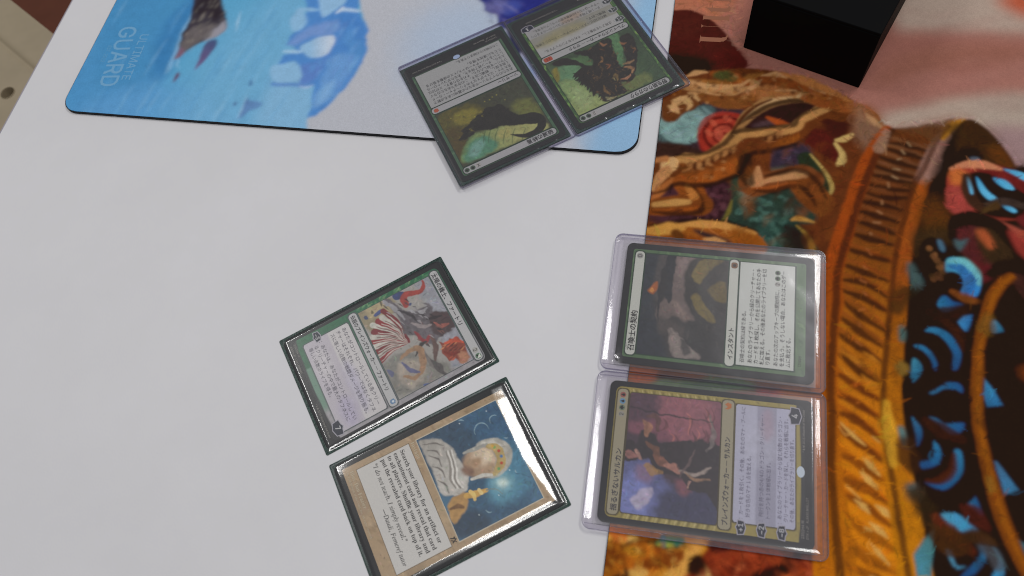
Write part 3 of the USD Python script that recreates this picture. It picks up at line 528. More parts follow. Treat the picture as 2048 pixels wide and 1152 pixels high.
S(a6, [(860, 200), (760, 330), (640, 480)], [4, 9, 6], 'd09a4c', soft=3, a=.8)
B(a6, [(380, 190), (520, 160), (760, 200), (720, 260), (600, 290), (480, 270)], '2e1f0e', soft=2, warp=1); B(a6, [(500, 205), (560, 140), (640, 130), (740, 150), (720, 205), (600, 228)], '4c7a4e', soft=1.5, warp=1); B(a6, [(510, 205), (580, 190), (650, 205), (590, 225)], 'a2ae3c', soft=1.5); S(a6, [(570, 140), (575, 215)], 2, '2c6c78', soft=1); B(a6, [(670, 170), (740, 150), (720, 205), (670, 210)], '2f6f66', soft=2, a=.8)
for q, w, c in (([(480, 270), (600, 300), (720, 250)], 4, 'c07a24'), ([(400, 240), (470, 290), (600, 330), (700, 300)], 9, '8a4412'), ([(230, 180), (300, 200), (330, 220)], 7, 'd4a85c'), ([(100, 150), (170, 160), (200, 200)], 8, 'c6943c'), ([(300, 460), (420, 420), (560, 400)], 8, 'c28028'), ([(90, 240), (170, 250), (280, 240)], 8, '8c4a10'), ([(380, 200), (300, 280), (240, 380), (200, 480)], 12, '5a3012'), ([(260, 300), (380, 330), (500, 360)], 14, 'b05e14'), ([(330, 380), (500, 360), (620, 370)], 5, '7e3c0e'), ([(60, 330), (140, 330), (200, 360)], 12, '96500e'), ([(250, 240), (330, 260), (400, 280)], 5, 'a66e1c'), ([(120, 230), (150, 300), (90, 400)], 6, '7a3c0c'), ([(130, 80), (190, 120), (240, 150)], 6, 'c4682a'), ([(300, 440), (360, 450), (420, 445)], 5, 'd0a050')):
    S(a6, q, [w * .4, w, w * .5], c, soft=2.5, warp=1.5)
for q, w, c in (([(870, 380), (900, 440), (960, 480)], 5, 'a86a40'), ([(900, 390), (940, 450)], 3, 'c09858'), ([(1010, 260), (1100, 310), (1180, 290), (1200, 250)], 10, '35140c'), ([(1080, 250), (1130, 280), (1170, 260)], 7, 'a04028'), ([(960, 220), (1100, 260), (1200, 270)], 5, '5e2018'), ([(1250, 400), (1330, 370), (1450, 365), (1580, 400), (1640, 470)], 10, 'a84c22'), ([(1300, 440), (1400, 420), (1520, 440)], 9, '3c170c'), ([(1560, 380), (1700, 380), (1820, 370), (1920, 420)], 12, '2e160c'), ([(1700, 360), (1780, 350), (1850, 370)], 6, '6a3020'), ([(1000, 330), (1150, 360), (1300, 330), (1500, 310)], 12, '94381a'), ([(1640, 340), (1740, 340)], 5, '4a1c18'), ([(800, 420), (850, 380), (860, 320)], 7, '3a1c0c'), ([(1100, 430), (1200, 420), (1280, 390)], 8, '7c2a12'), ([(1660, 440), (1760, 420), (1850, 440)], 8, '9a3c18'), ([(1900, 380), (1950, 420), (2000, 470)], 6, '7a2c18'), ([(1180, 400), (1240, 380)], 4, 'b25c34')):
    S(a6, q, [w * .4, w, w * .5], c, soft=2.5, warp=1.5)
mp.dabs(a6([(100, 120), (900, 220), (700, 460), (90, 460)]), 70, 11, 2.4, 1.2, ['c08830', '8a4a10', '7a3c10', 'd0a050', 'a86418'], 22, a=.45, soft=1.6); mp.dabs(a6([(980, 240), (1900, 360), (1960, 460), (800, 460)]), 60, 11, 2.4, .3, ['9a4020', '5c1c10', 'a85030', '701f12'], 23, a=.45, soft=1.6)
# dark field right of the band, then the band with its ribs
B(a3, [(600, 1000), (760, 600), (900, 240), (1040, 85), (1200, 200), (1390, 385), (1480, 375), (2000, 440), (2000, 4000), (600, 4000), (560, 1800)], '2c180d', soft=3, warp=1.5, tex=.4, curve=False)
L = np.vstack([a3([(540, 130), (450, 265), (370, 450), (310, 620), (240, 850), (170, 1100)]), a4([(165, 330), (140, 600), (125, 900)]), a5([(130, 100), (125, 400), (140, 650), (170, 1000), (200, 1300), (260, 1700)])])
R = np.vstack([a3([(960, 110), (880, 210), (800, 380), (720, 530), (655, 750), (600, 1000)]), a4([(570, 330), (545, 600), (520, 900)]), a5([(505, 130), (540, 400), (590, 700), (640, 1000), (690, 1300), (760, 1700)])])
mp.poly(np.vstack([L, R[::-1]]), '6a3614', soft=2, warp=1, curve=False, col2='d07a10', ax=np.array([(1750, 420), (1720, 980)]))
Ls, Rs = spline(L, False, 12), spline(R, False, 12); nS = len(Ls)
rib = lambda i: (Ls[min(i, nS - 1)] * .93 + Rs[min(i, nS - 1)] * .07, Ls[min(i + 4, nS - 1)] * .55 + Rs[min(i + 4, nS - 1)] * .45, Ls[min(i + 9, nS - 1)] * .1 + Rs[min(i + 9, nS - 1)] * .9)
fades = lambda u, p: p[min(int(u * len(p)), len(p) - 1)]
i = 2
while i < nS:
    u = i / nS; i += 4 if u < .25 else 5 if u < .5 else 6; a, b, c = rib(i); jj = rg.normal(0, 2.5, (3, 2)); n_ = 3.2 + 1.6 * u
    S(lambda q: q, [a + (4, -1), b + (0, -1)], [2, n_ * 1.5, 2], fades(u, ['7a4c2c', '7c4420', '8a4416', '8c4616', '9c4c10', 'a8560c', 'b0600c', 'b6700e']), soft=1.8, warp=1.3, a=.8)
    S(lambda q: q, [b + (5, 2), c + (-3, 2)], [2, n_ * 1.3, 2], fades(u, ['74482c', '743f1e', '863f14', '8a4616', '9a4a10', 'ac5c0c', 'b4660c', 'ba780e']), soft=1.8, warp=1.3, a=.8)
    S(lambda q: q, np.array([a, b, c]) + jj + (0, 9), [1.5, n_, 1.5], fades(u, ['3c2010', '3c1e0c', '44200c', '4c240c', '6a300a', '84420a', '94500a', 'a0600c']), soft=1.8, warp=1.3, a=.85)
    if rg.random() < .75: S(lambda q: q, [b + rg.normal(0, 3, 2), b + (6, 5) + rg.normal(0, 3, 2)], [1, rg.uniform(1.5, 3), 1], fades(u, ['9a7a58', '9a6c48', 'a05c30', 'a8602a', 'a85c20', 'c08434', 'c8984c', 'c89c48']), soft=1, a=.85)
for q, w in (([(350, 380), (400, 430), (460, 495)], 3), ([(330, 470), (380, 520), (430, 575)], 3), ([(290, 650), (350, 700), (390, 745)], 2.4), ([(430, 690), (490, 730), (535, 780)], 3), ([(390, 800), (450, 850), (510, 905)], 3), ([(190, 140), (280, 230), (365, 300)], 1.8), ([(400, 940), (450, 1000), (520, 1080)], 2.2), ([(410, 240), (455, 275)], 2), ([(240, 560), (330, 650)], 1.6)): S(a5, q, [.6, w, .6], 'cfa054', soft=.8, a=.9)
for q in ([(210, 680), (300, 740), (370, 785)], [(360, 690), (420, 730), (480, 770)], [(190, 780), (270, 850), (350, 900)], [(350, 840), (400, 890), (460, 930)], [(220, 1010), (300, 1080)]): S(a4, q, [.6, 2.4, .6], 'b06c1c', soft=1, a=.9)
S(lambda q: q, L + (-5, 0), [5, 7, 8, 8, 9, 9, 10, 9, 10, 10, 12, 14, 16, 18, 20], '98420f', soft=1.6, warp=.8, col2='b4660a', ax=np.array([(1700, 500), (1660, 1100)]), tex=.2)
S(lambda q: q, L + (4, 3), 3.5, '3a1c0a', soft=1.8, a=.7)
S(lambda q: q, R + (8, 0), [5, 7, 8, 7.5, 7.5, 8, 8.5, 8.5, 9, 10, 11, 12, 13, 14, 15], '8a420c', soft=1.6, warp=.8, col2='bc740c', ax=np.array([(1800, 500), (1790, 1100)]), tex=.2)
S(a3, [(1030, 80), (950, 150), (890, 240), (820, 380), (760, 470)], [3, 6, 9, 10, 6], '9a7468', soft=2.5, warp=1, a=.85); S(a3, [(1040, 75), (960, 110), (900, 190)], [3, 6, 3], 'a87020', soft=2)
S(a3, [(760, 500), (690, 720), (640, 900), (590, 1150)], [5, 8, 8, 8], '9a4c16', soft=3, a=.7); S(a3, [(520, 150), (470, 260)], [4, 6], '94705a', soft=2, a=.8)
S(lambda q: q, R + (-6, 0), 2.6, '4a240c', soft=1.6, a=.7); S(a5, [(500, 20), (520, 200), (545, 420)], [3, 6, 3], 'd09a2c', soft=2, a=.7)
B(a3, [(600, 132), (760, 105), (900, 72), (980, 60), (900, 150), (830, 240), (780, 180), (700, 160)], '6a4426', soft=2, warp=1, a=.6)
# cap of the dome and its shadowed side
B(a3, [(1030, 80), (1120, 75), (1220, 150), (1310, 250), (1390, 385), (1250, 380), (1080, 350), (980, 380), (900, 330), (960, 180)], '4a2c10', soft=2, warp=1); B(a3, [(1200, 260), (1300, 250), (1380, 380), (1290, 380)], '6c3a0c', soft=5, a=.8)
B(a3, [(960, 130), (1000, 110), (980, 260), (1000, 370), (940, 480), (860, 580), (800, 540), (850, 380)], '1a120c', soft=6, warp=2, a=.85); B(a3, [(770, 640), (850, 580), (960, 720), (1000, 800), (800, 820), (740, 720)], '643808', soft=9, warp=2)
B(a3, [(720, 820), (1000, 790), (960, 900), (780, 900), (720, 1000)], '4a3218', soft=8, warp=2)
B(a3, [(1000, 300), (1060, 262), (1130, 270), (1170, 330), (1100, 360), (1000, 370)], '26160e', soft=3, warp=1); B(a3, [(1085, 320), (1140, 318), (1150, 345), (1095, 350)], '5a6270', soft=2)
B(a3, [(925, 490), (950, 420), (1020, 372), (1120, 358), (1250, 378), (1460, 470), (1500, 640), (1420, 740), (1200, 740), (1060, 730), (1000, 705), (955, 620)], '98382a', soft=1.6, warp=.8)
B(a3, [(1040, 500), (1060, 440), (1150, 415), (1300, 445), (1500, 540), (1500, 720), (1300, 730), (1150, 690), (1070, 590)], '24130e', soft=2.5, warp=1); S(a3, [(1150, 395), (1260, 410), (1380, 460), (1480, 520)], [3, 7, 9, 9], '74201c', soft=2); S(a3, [(960, 400), (1060, 368), (1180, 372), (1290, 400)], [2, 4, 5, 2], 'c07a58', soft=1.8); S(a3, [(990, 480), (1010, 450), (1030, 430)], [5, 9, 4], 'b8622e', soft=4); S(a3, [(980, 560), (1010, 640), (1050, 690)], [8, 12, 8], '9e4038', soft=3)
S(a3, [(1060, 450), (1070, 540), (1110, 620), (1170, 680)], [4, 6, 6, 4], '4a2c1c', soft=2)
BLU = '3a86b0'
for z, pts, c in ((a3, [(1062, 460), (1085, 470), (1105, 560), (1085, 560)], '5a6a72'), (a3, [(1125, 455), (1150, 470), (1200, 540), (1272, 605), (1215, 612), (1150, 545)], BLU), (a3, [(1240, 458), (1320, 475), (1385, 535), (1330, 535), (1270, 500)], BLU), (a3, [(1310, 400), (1370, 405), (1460, 435), (1460, 480), (1380, 440)], BLU), (a3, [(1290, 632), (1340, 640), (1402, 682), (1375, 695), (1320, 665)], BLU)):
    B(z, pts, c, soft=1.3, warp=.5, col2='5cb0d8', ax=z([pts[0], pts[2]]), tex=.15)
S(a3, [(1200, 640), (1320, 620), (1450, 650)], [3, 5, 4], '4a3830', soft=2); S(a3, [(1180, 680), (1260, 650)], [2, 4], '5a3c1c', soft=2)
B(a3, [(970, 860), (1000, 770), (1090, 715), (1200, 715), (1330, 770), (1500, 850), (1500, 1300), (1350, 1160), (1200, 1150), (1050, 1000)], '4e2a22', soft=2, warp=1)
B(a3, [(1060, 720), (1130, 700), (1250, 735), (1380, 790), (1500, 850), (1500, 930), (1380, 870), (1240, 780), (1130, 730)], 'a04a3a', soft=2, warp=.8); S(a3, [(970, 860), (1000, 770), (1090, 735), (1220, 765), (1310, 830), (1380, 960), (1440, 1080)], [4, 8, 8, 7, 7, 6, 5], '20130c', soft=2)
B(a3, [(1000, 820), (1110, 790), (1150, 900), (1180, 1020), (1090, 1010), (1000, 930)], '5e2626', soft=4, warp=1.5); B(a3, [(1120, 850), (1160, 800), (1260, 820), (1370, 960), (1400, 1060), (1300, 1060), (1180, 1000)], '46301a', soft=3, warp=1); B(a3, [(1125, 830), (1180, 810), (1240, 880), (1250, 935), (1200, 930)], 'a6502c', soft=4, warp=1)
B(a3, [(975, 880), (1020, 885), (1070, 880), (1020, 950), (990, 930)], '4a666c', soft=3, warp=1); B(a3, [(1340, 820), (1460, 880), (1500, 1000), (1420, 980)], '92342c', soft=4); B(a3, [(1100, 1010), (1240, 1060), (1240, 1140), (1160, 1170), (1090, 1060)], '6c2226', soft=4, warp=1); B(a3, [(1400, 730), (1500, 690), (1500, 800), (1440, 790)], '702424', soft=3)
S(a3, [(1230, 1110), (1300, 1070), (1400, 1060), (1460, 1090)], [4, 7, 7, 5], '2a1810', soft=2.5); B(a3, [(1280, 1130), (1340, 1110), (1390, 1140), (1340, 1180)], '8a4812', soft=3)
# pendant figure-less fretwork: a dark strap, then blue inlays
B(a3, [(760, 920), (800, 870), (850, 870), (900, 940), (920, 1000), (900, 1100), (960, 1150), (760, 1160), (750, 1040)], '1c120c', soft=2, warp=1); mp.dabs(a3([(800, 900), (860, 900), (920, 1100), (960, 1150), (800, 1150)]), 22, 7, 3, 1.1, ['5a3c1e', '7a4c2c', '3c2414', '8a5a34'], 31, a=.7)
B(a3, [(860, 885), (890, 880), (915, 930), (910, 965), (880, 950)], '4a6c84', soft=2)
B(a4, [(660, 100), (700, 95), (740, 150), (770, 220), (740, 270), (700, 270), (680, 190)], '4a6060', soft=4, warp=1); B(a4, [(605, 530), (630, 515), (652, 560), (640, 620), (610, 610)], '48706e', soft=3, warp=.8); S(a4, [(620, 760), (625, 800), (620, 840)], [2, 6, 2], '846428', soft=2.5); B(a5, [(575, 185), (610, 180), (632, 240), (620, 295), (600, 290)], '5a8080', soft=2.5, warp=.8); B(a5, [(620, 570), (680, 545), (725, 590), (720, 650), (650, 650)], '4c4438', soft=6, warp=1.5); B(a5, [(640, 560), (680, 550), (690, 580), (650, 585)], '5c6a6a', soft=4)
S(a5, [(630, 300), (650, 380), (670, 420)], [8, 10, 8], '4a2a12', soft=4, a=.8); S(a5, [(700, 620), (760, 720), (800, 800)], [6, 9, 6], '46321a', soft=4, a=.7); S(a4, [(590, 400), (640, 300), (720, 270)], [6, 8, 5], '3a2a14', soft=4, a=.7)
def inlay(z, pts, c='2e749e', c2='1c5288', curve=True): B(z, pts, c, soft=1.4, warp=.5, col2=c2, ax=z([pts[0], pts[len(pts) // 2]]), tex=.12, curve=curve)
inlay(a4, [(925, 62), (1000, 50), (1080, 85), (1140, 150), (1162, 230), (1135, 312), (1060, 312), (1018, 292), (1040, 230), (1020, 175), (970, 150), (920, 150)], '4aa0bc', '2f7cc0')
S(a4, [(950, 110), (1030, 130), (1085, 210), (1070, 290)], [2, 5, 6, 3], '2a62a4', soft=2, a=.8); S(a4, [(940, 75), (1040, 75), (1125, 150), (1145, 230)], [1.5, 4, 4, 2], '72b8b8', soft=1.5, a=.7)
B(a4, [(920, 160), (990, 160), (1020, 210), (1000, 280), (940, 270)], '2c160c', soft=3)
inlay(a4, [(862, 375), (890, 315), (925, 308), (970, 345), (1042, 372), (1000, 395), (910, 425)]); inlay(a4, [(1000, 490), (1040, 445), (1105, 435), (1090, 510), (1070, 552), (1040, 552)], '3a86bc', '2c68a0', False); inlay(a4, [(1230, 485), (1260, 478), (1310, 545), (1290, 560), (1240, 565), (1222, 520)], '3a84a8', '2a6484')
inlay(a4, [(775, 548), (820, 522), (880, 530), (950, 575), (1010, 650), (1028, 720), (1000, 808), (960, 805), (970, 720), (940, 650), (880, 585), (820, 560)]); inlay(a4, [(705, 645), (760, 645), (820, 685), (862, 760), (858, 812), (838, 812), (820, 750), (770, 690), (720, 665)]); inlay(a4, [(690, 745), (725, 740), (762, 800), (740, 860), (690, 890)], '3f88a4', '2e6a8c')
inlay(a4, [(805, 970), (870, 930), (930, 895), (1000, 898), (1040, 930), (1035, 970), (980, 945), (900, 945), (840, 975)]); inlay(a4, [(1180, 868), (1230, 925), (1312, 1052), (1200, 1065), (1178, 1000)], '3a80ac', '2a6a9c', False)
inlay(a5, [(775, 112), (830, 120), (890, 155), (1005, 148), (1010, 185), (975, 222), (925, 225), (860, 180)]); inlay(a5, [(665, 112), (700, 145), (735, 200), (730, 270), (700, 302), (690, 230)]); inlay(a5, [(808, 265), (845, 300), (862, 360), (840, 420), (790, 445), (735, 450), (725, 405), (790, 390), (810, 350)]); inlay(a5, [(945, 330), (990, 335), (1005, 430), (980, 520), (900, 588), (820, 580), (755, 540), (850, 545), (920, 490), (940, 420)])
inlay(a5, [(1030, 680), (1085, 632), (1110, 680), (1135, 755), (1110, 745)], curve=False); inlay(a5, [(855, 750), (920, 738), (990, 760), (1100, 850), (1040, 862), (960, 865), (900, 820)], '4a94b4', '3a86b4'); inlay(a5, [(1205, 400), (1225, 400), (1370, 590), (1270, 622), (1240, 520)], '44688c', '3a7aa4', False)
inlay(a5, [(680, 1010), (740, 920), (815, 845), (810, 960), (790, 1160), (700, 1160)], '4a8898', '4a7c80', False); inlay(a5, [(1110, 960), (1150, 970), (1150, 1050), (1080, 1140), (980, 1160), (1060, 1080), (1110, 1020)]); inlay(a5, [(1200, 960), (1250, 1030), (1270, 1150), (1190, 1160), (1230, 1060)], '4a96b4', '3a86b4'); inlay(a5, [(890, 980), (930, 1000), (960, 1080), (1020, 1090), (960, 1105), (920, 1060)], '4f98b4', '3f86ac'); inlay(a5, [(1320, 890), (1420, 950), (1440, 1040), (1380, 1000)], '3c7c88', '2c6478', False)
S(a5, [(1120, 960), (1200, 1010), (1230, 1080)], [3, 6, 5], '5a5a60', soft=3, a=.8)
for z, q, w, c in ((a5, [(820, 760), (870, 830), (960, 900), (1060, 990)], 7, '6a2a14'), (a5, [(1010, 700), (1080, 760), (1160, 830)], 8, '5e2418'), (a5, [(980, 920), (1080, 890), (1200, 930)], 6, '54341a'), (a5, [(830, 880), (920, 930), (1000, 960)], 12, '54300e'), (a5, [(760, 130), (860, 200), (1000, 260)], 7, '4c2410'), (a4, [(960, 280), (1060, 330), (1150, 350)], 5, '8a4a1a'), (a4, [(800, 420), (920, 440), (1080, 390)], 8, '3c2010'), (a4, [(900, 480), (1000, 560), (1040, 680)], 5, '4a2410'), (a5, [(940, 360), (930, 460), (860, 520), (770, 530)], 4, '5a2812'), (a5, [(880, 640), (1000, 600), (1060, 500)], 8, '1c0e08')):
    S(z, q, [w * .5, w, w * .5], c, soft=2, a=.85)
RB = np.vstack([a4([(1360, 180), (1290, 240), (1230, 330), (1190, 450), (1150, 620), (1135, 850)]), a5([(1090, 0), (1110, 200), (1160, 430), (1220, 650), (1290, 860), (1380, 1050), (1480, 1230)])])
S(lambda q: q, RB + (-9, 2), 6, '150c08', soft=4, a=.8); S(lambda q: q, RB, [4, 5, 5.5, 5, 5, 5, 5, 5.5, 5.5, 6, 6, 6, 6], '80420c', soft=2, warp=.8, tex=.2); S(lambda q: q, RB + (3, 0), [1.4, 2, 2, 1.4, 1.4, 2, 2, 2, 2, 2, 2, 2, 2], 'a05a10', soft=2.5, a=.7)
S(a4, [(1215, 460), (1195, 530)], [5, 8], '7a5820', soft=3, a=.6); B(a5, [(1155, 510), (1190, 505), (1210, 590), (1180, 610)], '947028', soft=2.5, warp=.5, a=.7); B(a4, [(1410, 800), (1500, 780), (1500, 900), (1430, 870)], '7a3a0c', soft=5)
for i in range(110):
    x, y = rg.uniform(1700, 2080), rg.uniform(480, 1160)
    S(lambda q: q, [(x, y), (x + rg.normal(0, 8), y + 20), (x + rg.normal(0, 10), y + 40)], [.4, rg.uniform(1.5, 4), .4], ['3a2010', '1a0e08', '4a2a14', '2a180c'][i % 4], soft=3, a=.22)
mp.soften(.8); c0_ = gaussian_filter(mp.C, (3.5, 3.5, 0)); mp.detail(6000, 7, 1.8, 78, .14, .5, .9); mp.detail(14000, 4.5, .9, 77, .26, .6, .5); sky_ = Polygon(mp.map(a0([(440, -300), (3000, -300), (3000, 700), (1580, 690), (1520, 600), (1440, 530), (1390, 480), (1300, 470), (1220, 490), (1080, 500), (1010, 500), (900, 400), (760, 335), (640, 285), (470, 265), (420, 150)])))
mp.C = np.where(shapely.contains_xy(sky_, mp.X, mp.Y)[..., None], c0_, mp.C)
mp.deepen(.40, .27); mp.C = np.maximum(mp.C, lin('26170e') * 1.1); mp.soften(.3); mp.grainy(.06, 2.2); mp.grainy(.05, .9, 9)
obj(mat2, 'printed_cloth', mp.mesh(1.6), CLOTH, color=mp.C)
LT2 = plain('pale_orange_ink', (.34, .14, .085), .9, .1)
a, ang, Ln = along(a1([(375, 365)])[0], a1([(400, 95)])[0], mloc, 1.6)
gl = moved(write('Ultra PRO', 0, 0, 23, 'thin', z=1.63), ang, *a); obj(mat2, 'lettering', gl, LT2)

# ------------------------------------------------------------------ the black box
q0, q1 = un([(1486, 95.2), (1716.8, 176.5)], 1.6); bd = (q1 - q0)[:2]; bw = np.linalg.norm(bd); ba = math.atan2(bd[1], bd[0])
bx = thing('deck_box', 'black plastic box with a glossy lid standing on the brown mat at the top edge', 'box', (*q0[:2], 1.62), ba)
body = trimesh.creation.box((bw, 92, 30)); body.apply_translation((bw / 2, 46, 15.0))
def rounded_box(w, d, z0, z1, r):
    import manifold3d as m3
    s_ = m3.Manifold.sphere(r, 16); return m3.Manifold.batch_hull([s_.translate((x, y, z)) for x in (r, w - r) for y in (r, d - r) for z in (z0 + r, z1 - r)])
obj(bx, 'body', rounded_box(bw, 92, 0, 37.4, .6), BOXM, smooth=40)
obj(bx, 'lid', rounded_box(bw, 92, 37.46, 39.2, .6), BOXM, smooth=40)
# ------------------------------------------------------------------ trading cards
_ink = {}
def ink(h, k=1.45, rough=.5):
    if (h, k) not in _ink: _ink[h, k] = plain('print_' + h + ('_soft' if k != 1.45 else ''), np.minimum(lin(h) * k, .85), rough, .3)
    return _ink[h, k]
POSE = {'a': (88.997, 126.315, 1.15267, 2.4), 'b': (60.233, 61.185, 1.1678, 2.4), 'c': (-67.099, 153.104, -1.33146, .45),
        'd': (-52.029, 82.295, -1.37085, .45), 'e': (12.232, 282.949, -2.9573, 2.9), 'f': (80.146, 295.03, -2.9548, 2.9)}
class Card:
    def __init__(s, key, label, group, zbase):
        s.x, s.y, s.t, s.z = POSE[key]
        s.thing = thing('sleeved_trading_card', label, 'trading card', (s.x, s.y, zbase), s.t, group)
        s.zc = s.z - zbase                    # top of the card above the thing's base
        s.card = obj(s.thing, 'card', prism(rrect(-31.5, -44, 31.5, 44, 3), s.zc - .3, s.zc), STOCK)
    def px(s, x0, y0, k):                     # traced points of the photograph -> the card's own millimetres
        z_ = zoomed(x0, y0, k); c, n = math.cos(s.t), math.sin(s.t); R = np.array([[c, -n], [n, c]])
        return lambda p: (un(z_(p), s.z)[:, :2] - [s.x, s.y]) @ R
    def add(s, name, poly, m, lift): return obj(s.card, name, flat(affinity.translate(poly, -31.5, 44) if False else affinity.affine_transform(poly, [1, 0, 0, -1, -31.5, 44]), s.zc + lift), m)
    def panel(s, name, x0, y0, x1, y1, step, base, seed, lift, fn, k=1.45, r=0, gm=3, map=None):
        X, Y = grid(steps(x0 - 31.5, x1 - 31.5, step), steps(44 - y1, 44 - y0, step), r)
        p = Paint(X, Y, base, k, seed, gm, map or (lambda q: np.c_[np.asarray(q)[:, 0] - 31.5, 44 - np.asarray(q)[:, 1]])); fn(p); (p.detail(1500, 2.6, .75, seed, .30, .8, .4) if name == 'artwork' else p.detail(900, 1.6, .5, seed, .45, .8, .3) if name == 'frame' else None); p.grainy(.05, .9)
        return obj(s.card, name, p.mesh(s.zc + lift), PRINT, color=p.C)
    def text(s, name, lines, m, lift=.16):
        ends = [l for l in lines if (l[4] if len(l) > 4 else {}).get('align') == 'r']
        if ends and len(ends) < len(lines): s.text(name, ends, m, lift); lines = [l for l in lines if l not in ends]
        ms = []
        for l in lines:
            t_, x, y, em = l[:4]; o = l[4] if len(l) > 4 else {}
            ms.append(write(t_, x - 31.5, 44 - y, em, z=s.zc + lift, **o))
        return obj(s.card, name, joined(ms), m)
    def mana(s, x, y, r, col, sym=None):
        s.add('mana_symbol', Point(x, y).buffer(r), ink(col), .125)
        if sym == 'tree':
            g = unary_union([Point(x, y - r * .25).buffer(r * .42), Point(x - r * .35, y).buffer(r * .33), Point(x + r * .35, y).buffer(r * .33), box(x - r * .12, y, x + r * .12, y + r * .7)]); s.add('mana_mark', g, INK, .14)
        elif sym == 'drop': s.add('mana_mark', unary_union([Point(x, y + r * .2).buffer(r * .45), Polygon([(x - r * .4, y + r * .05), (x, y - r * .8), (x + r * .4, y + r * .05)])]), INK, .14)
        elif sym: s.text('mana_mark', [(sym, x, y + r * .66, r * 1.8, dict(style='sans', align='c'))], INK, .14)
def ring(x0, y0, x1, y1, r): return [tuple(q) for q in np.array(rrect(x0, y0, x1, y1, r).exterior.coords)[:-1]]
def bars(c, col, title, typ, r=1.8):
    for nm, (x0, y0, x1, y1) in (('title_bar', title), ('type_bar', typ)):
        c.add(nm, rrect(x0, y0, x1, y1, r), ink(col), .10)
def mottle(cols, n, seed, ln=4, wd=1.6):
    return lambda p: p.dabs([(-31, -43), (31, -43), (31, 43), (-31, 43)], n, ln, wd, .4, cols, seed, a=.5, soft=.8)
def paint_frame(cols, base2, seed, outlines, oc='15301f', extra=None, n=260):
    def fn(p):
        keep = p.map; p.map = lambda q: np.asarray(q, float)
        p.dabs([(-31, -43), (31, -43), (31, 43), (-31, 43)], n, 4, 1.6, .3, cols, seed, a=.5, soft=.8)
        p.map = keep
        if extra: extra(p)
        for o in outlines: p.poly(ring(*o), oc, soft=.35, warp=0, curve=False, tex=0)
    return fn
SHIELD = lambda x, y, w, h, up: Polygon([(x - w / 2, y - h * .30 * up), (x - w * .18, y - h * .36 * up), (x, y - h * .5 * up), (x + w * .18, y - h * .36 * up), (x + w / 2, y - h * .30 * up), (x + w * .44, y + h * .3 * up), (x, y + h * .48 * up), (x - w * .44, y + h * .3 * up)])
def shield(c, name, x, y, w, h, upw, txt, em, back='151a2c', rimc='97949e'):
    sh = SHIELD(x, y, w, h, upw)
    p = c.add(name, sh, ink(rimc), .128); c.add('shield_face', sh.buffer(-.38), ink(back), .142)
    c.text('shield_number', [(txt, x, y + em * .34, em, dict(style='sans', align='c', bold=1.2))], WHITEINK, .158)

# ---- plastic around the cards
def ramp(t, e=.12): t = np.asarray(t, float); return (np.logaddexp(0, t / e * 3) - np.logaddexp(0, (t - 1) / e * 3)) * e / 3
def smooth01(t): t = np.clip(t, 0, 1); return t * t * (3 - 2 * t)
def wav(X, Y, mm, seed, off=0): return (meshkit.fbm(np.stack([X / mm, Y / mm, 0 * X + off], -1), 2, seed) - .5) * 2
EDGELINE = film('tinted_plastic_edge', (.62, .60, .70), .08, 1.5, haze=.12)
SEAMLINE = film('tinted_plastic_seam', (.74, .72, .80), .06, 1.5, haze=.06)
def hard_case(c, x0, y0, x1, y1, h, open_top=True, rim=.72, rise=4.0, seam=2.2, r=3.6, seed=0, warp=.05, lip=.45, liplen=6):
    """two stiff clear sheets sealed along their edges; x0..y1 in the card's layout millimetres"""
    X0, X1, Y0, Y1 = x0 - 31.5, x1 - 31.5, 44 - y1, 44 - y0
    path = obj(c.thing, 'hard_case', flat(rrect(X0, Y0, X1, Y1, r), .15), HARD)
    dist = lambda X, Y: np.minimum(np.minimum(X - X0, X1 - X), Y - Y0)
    def top(X, Y):
        d = dist(X, Y); z = rim + (h - rim) * smooth01((d - seam) / rise)
        z = z - lip * (1 - ramp((Y1 - Y) / liplen)) * smooth01((d - seam) / 2.2)
        return z + warp * wav(X, Y, 14, seed) * smooth01((d - seam) / rise)
    xs, ys = steps(X0, X1, .5), steps(Y0, Y1, .5)
    G = grid(xs, ys, r); obj(path, 'front_sheet', (np.c_[G[0].ravel(), G[1].ravel(), np.maximum(top(*G), .4).ravel()], quads(*G[0].shape)), HARD, smooth=50)
    outer = rrect(X0, Y0, X1, Y1, r)
    obj(path, 'case_edge', prism(outer.buffer(.05).difference(outer.buffer(-.16)), .02, rim + .02), EDGELINE)
    inner = box(X0 + seam, Y0 + seam, X1 - seam, Y1 + 20).buffer(-.3).buffer(.3)
    obj(path, 'seam', prism(inner.boundary.buffer(.12).intersection(outer.buffer(-.3)), rim + .01, rim + .09), SEAMLINE)
    obj(path, 'sealed_rim', flat(outer.buffer(-.25).difference(inner.buffer(.2)), .33), RIM)
    return path
def soft_sleeve(c, front, w=66, hh=91, back=None, r=.8, ox=0, oy=0, edge=True):
    X, Y = steps(-w / 2 + ox, w / 2 + ox, .38), steps(-hh / 2 + oy, hh / 2 + oy, .38)
    outer = rrect(X[0], Y[0], X[-1], Y[-1], r)
    path = obj(c.thing, 'sleeve', prism(outer, max(c.zc - .44, .004), c.zc - .31) if back else flat(outer, c.zc - .33), back or SOFT)
    G = grid(X, Y); obj(path, 'front_film', (np.c_[G[0].ravel(), G[1].ravel(), front(*G).ravel()], quads(*G[0].shape)), SOFT, smooth=60)
    if back: obj(path, 'sleeve_rim', prism(outer.difference(rrect(X[0] + 1.15, Y[0] + 1.15, X[-1] - 1.15, Y[-1] - 1.15, .4)), c.zc - .30, c.zc - .20), back)
    return path

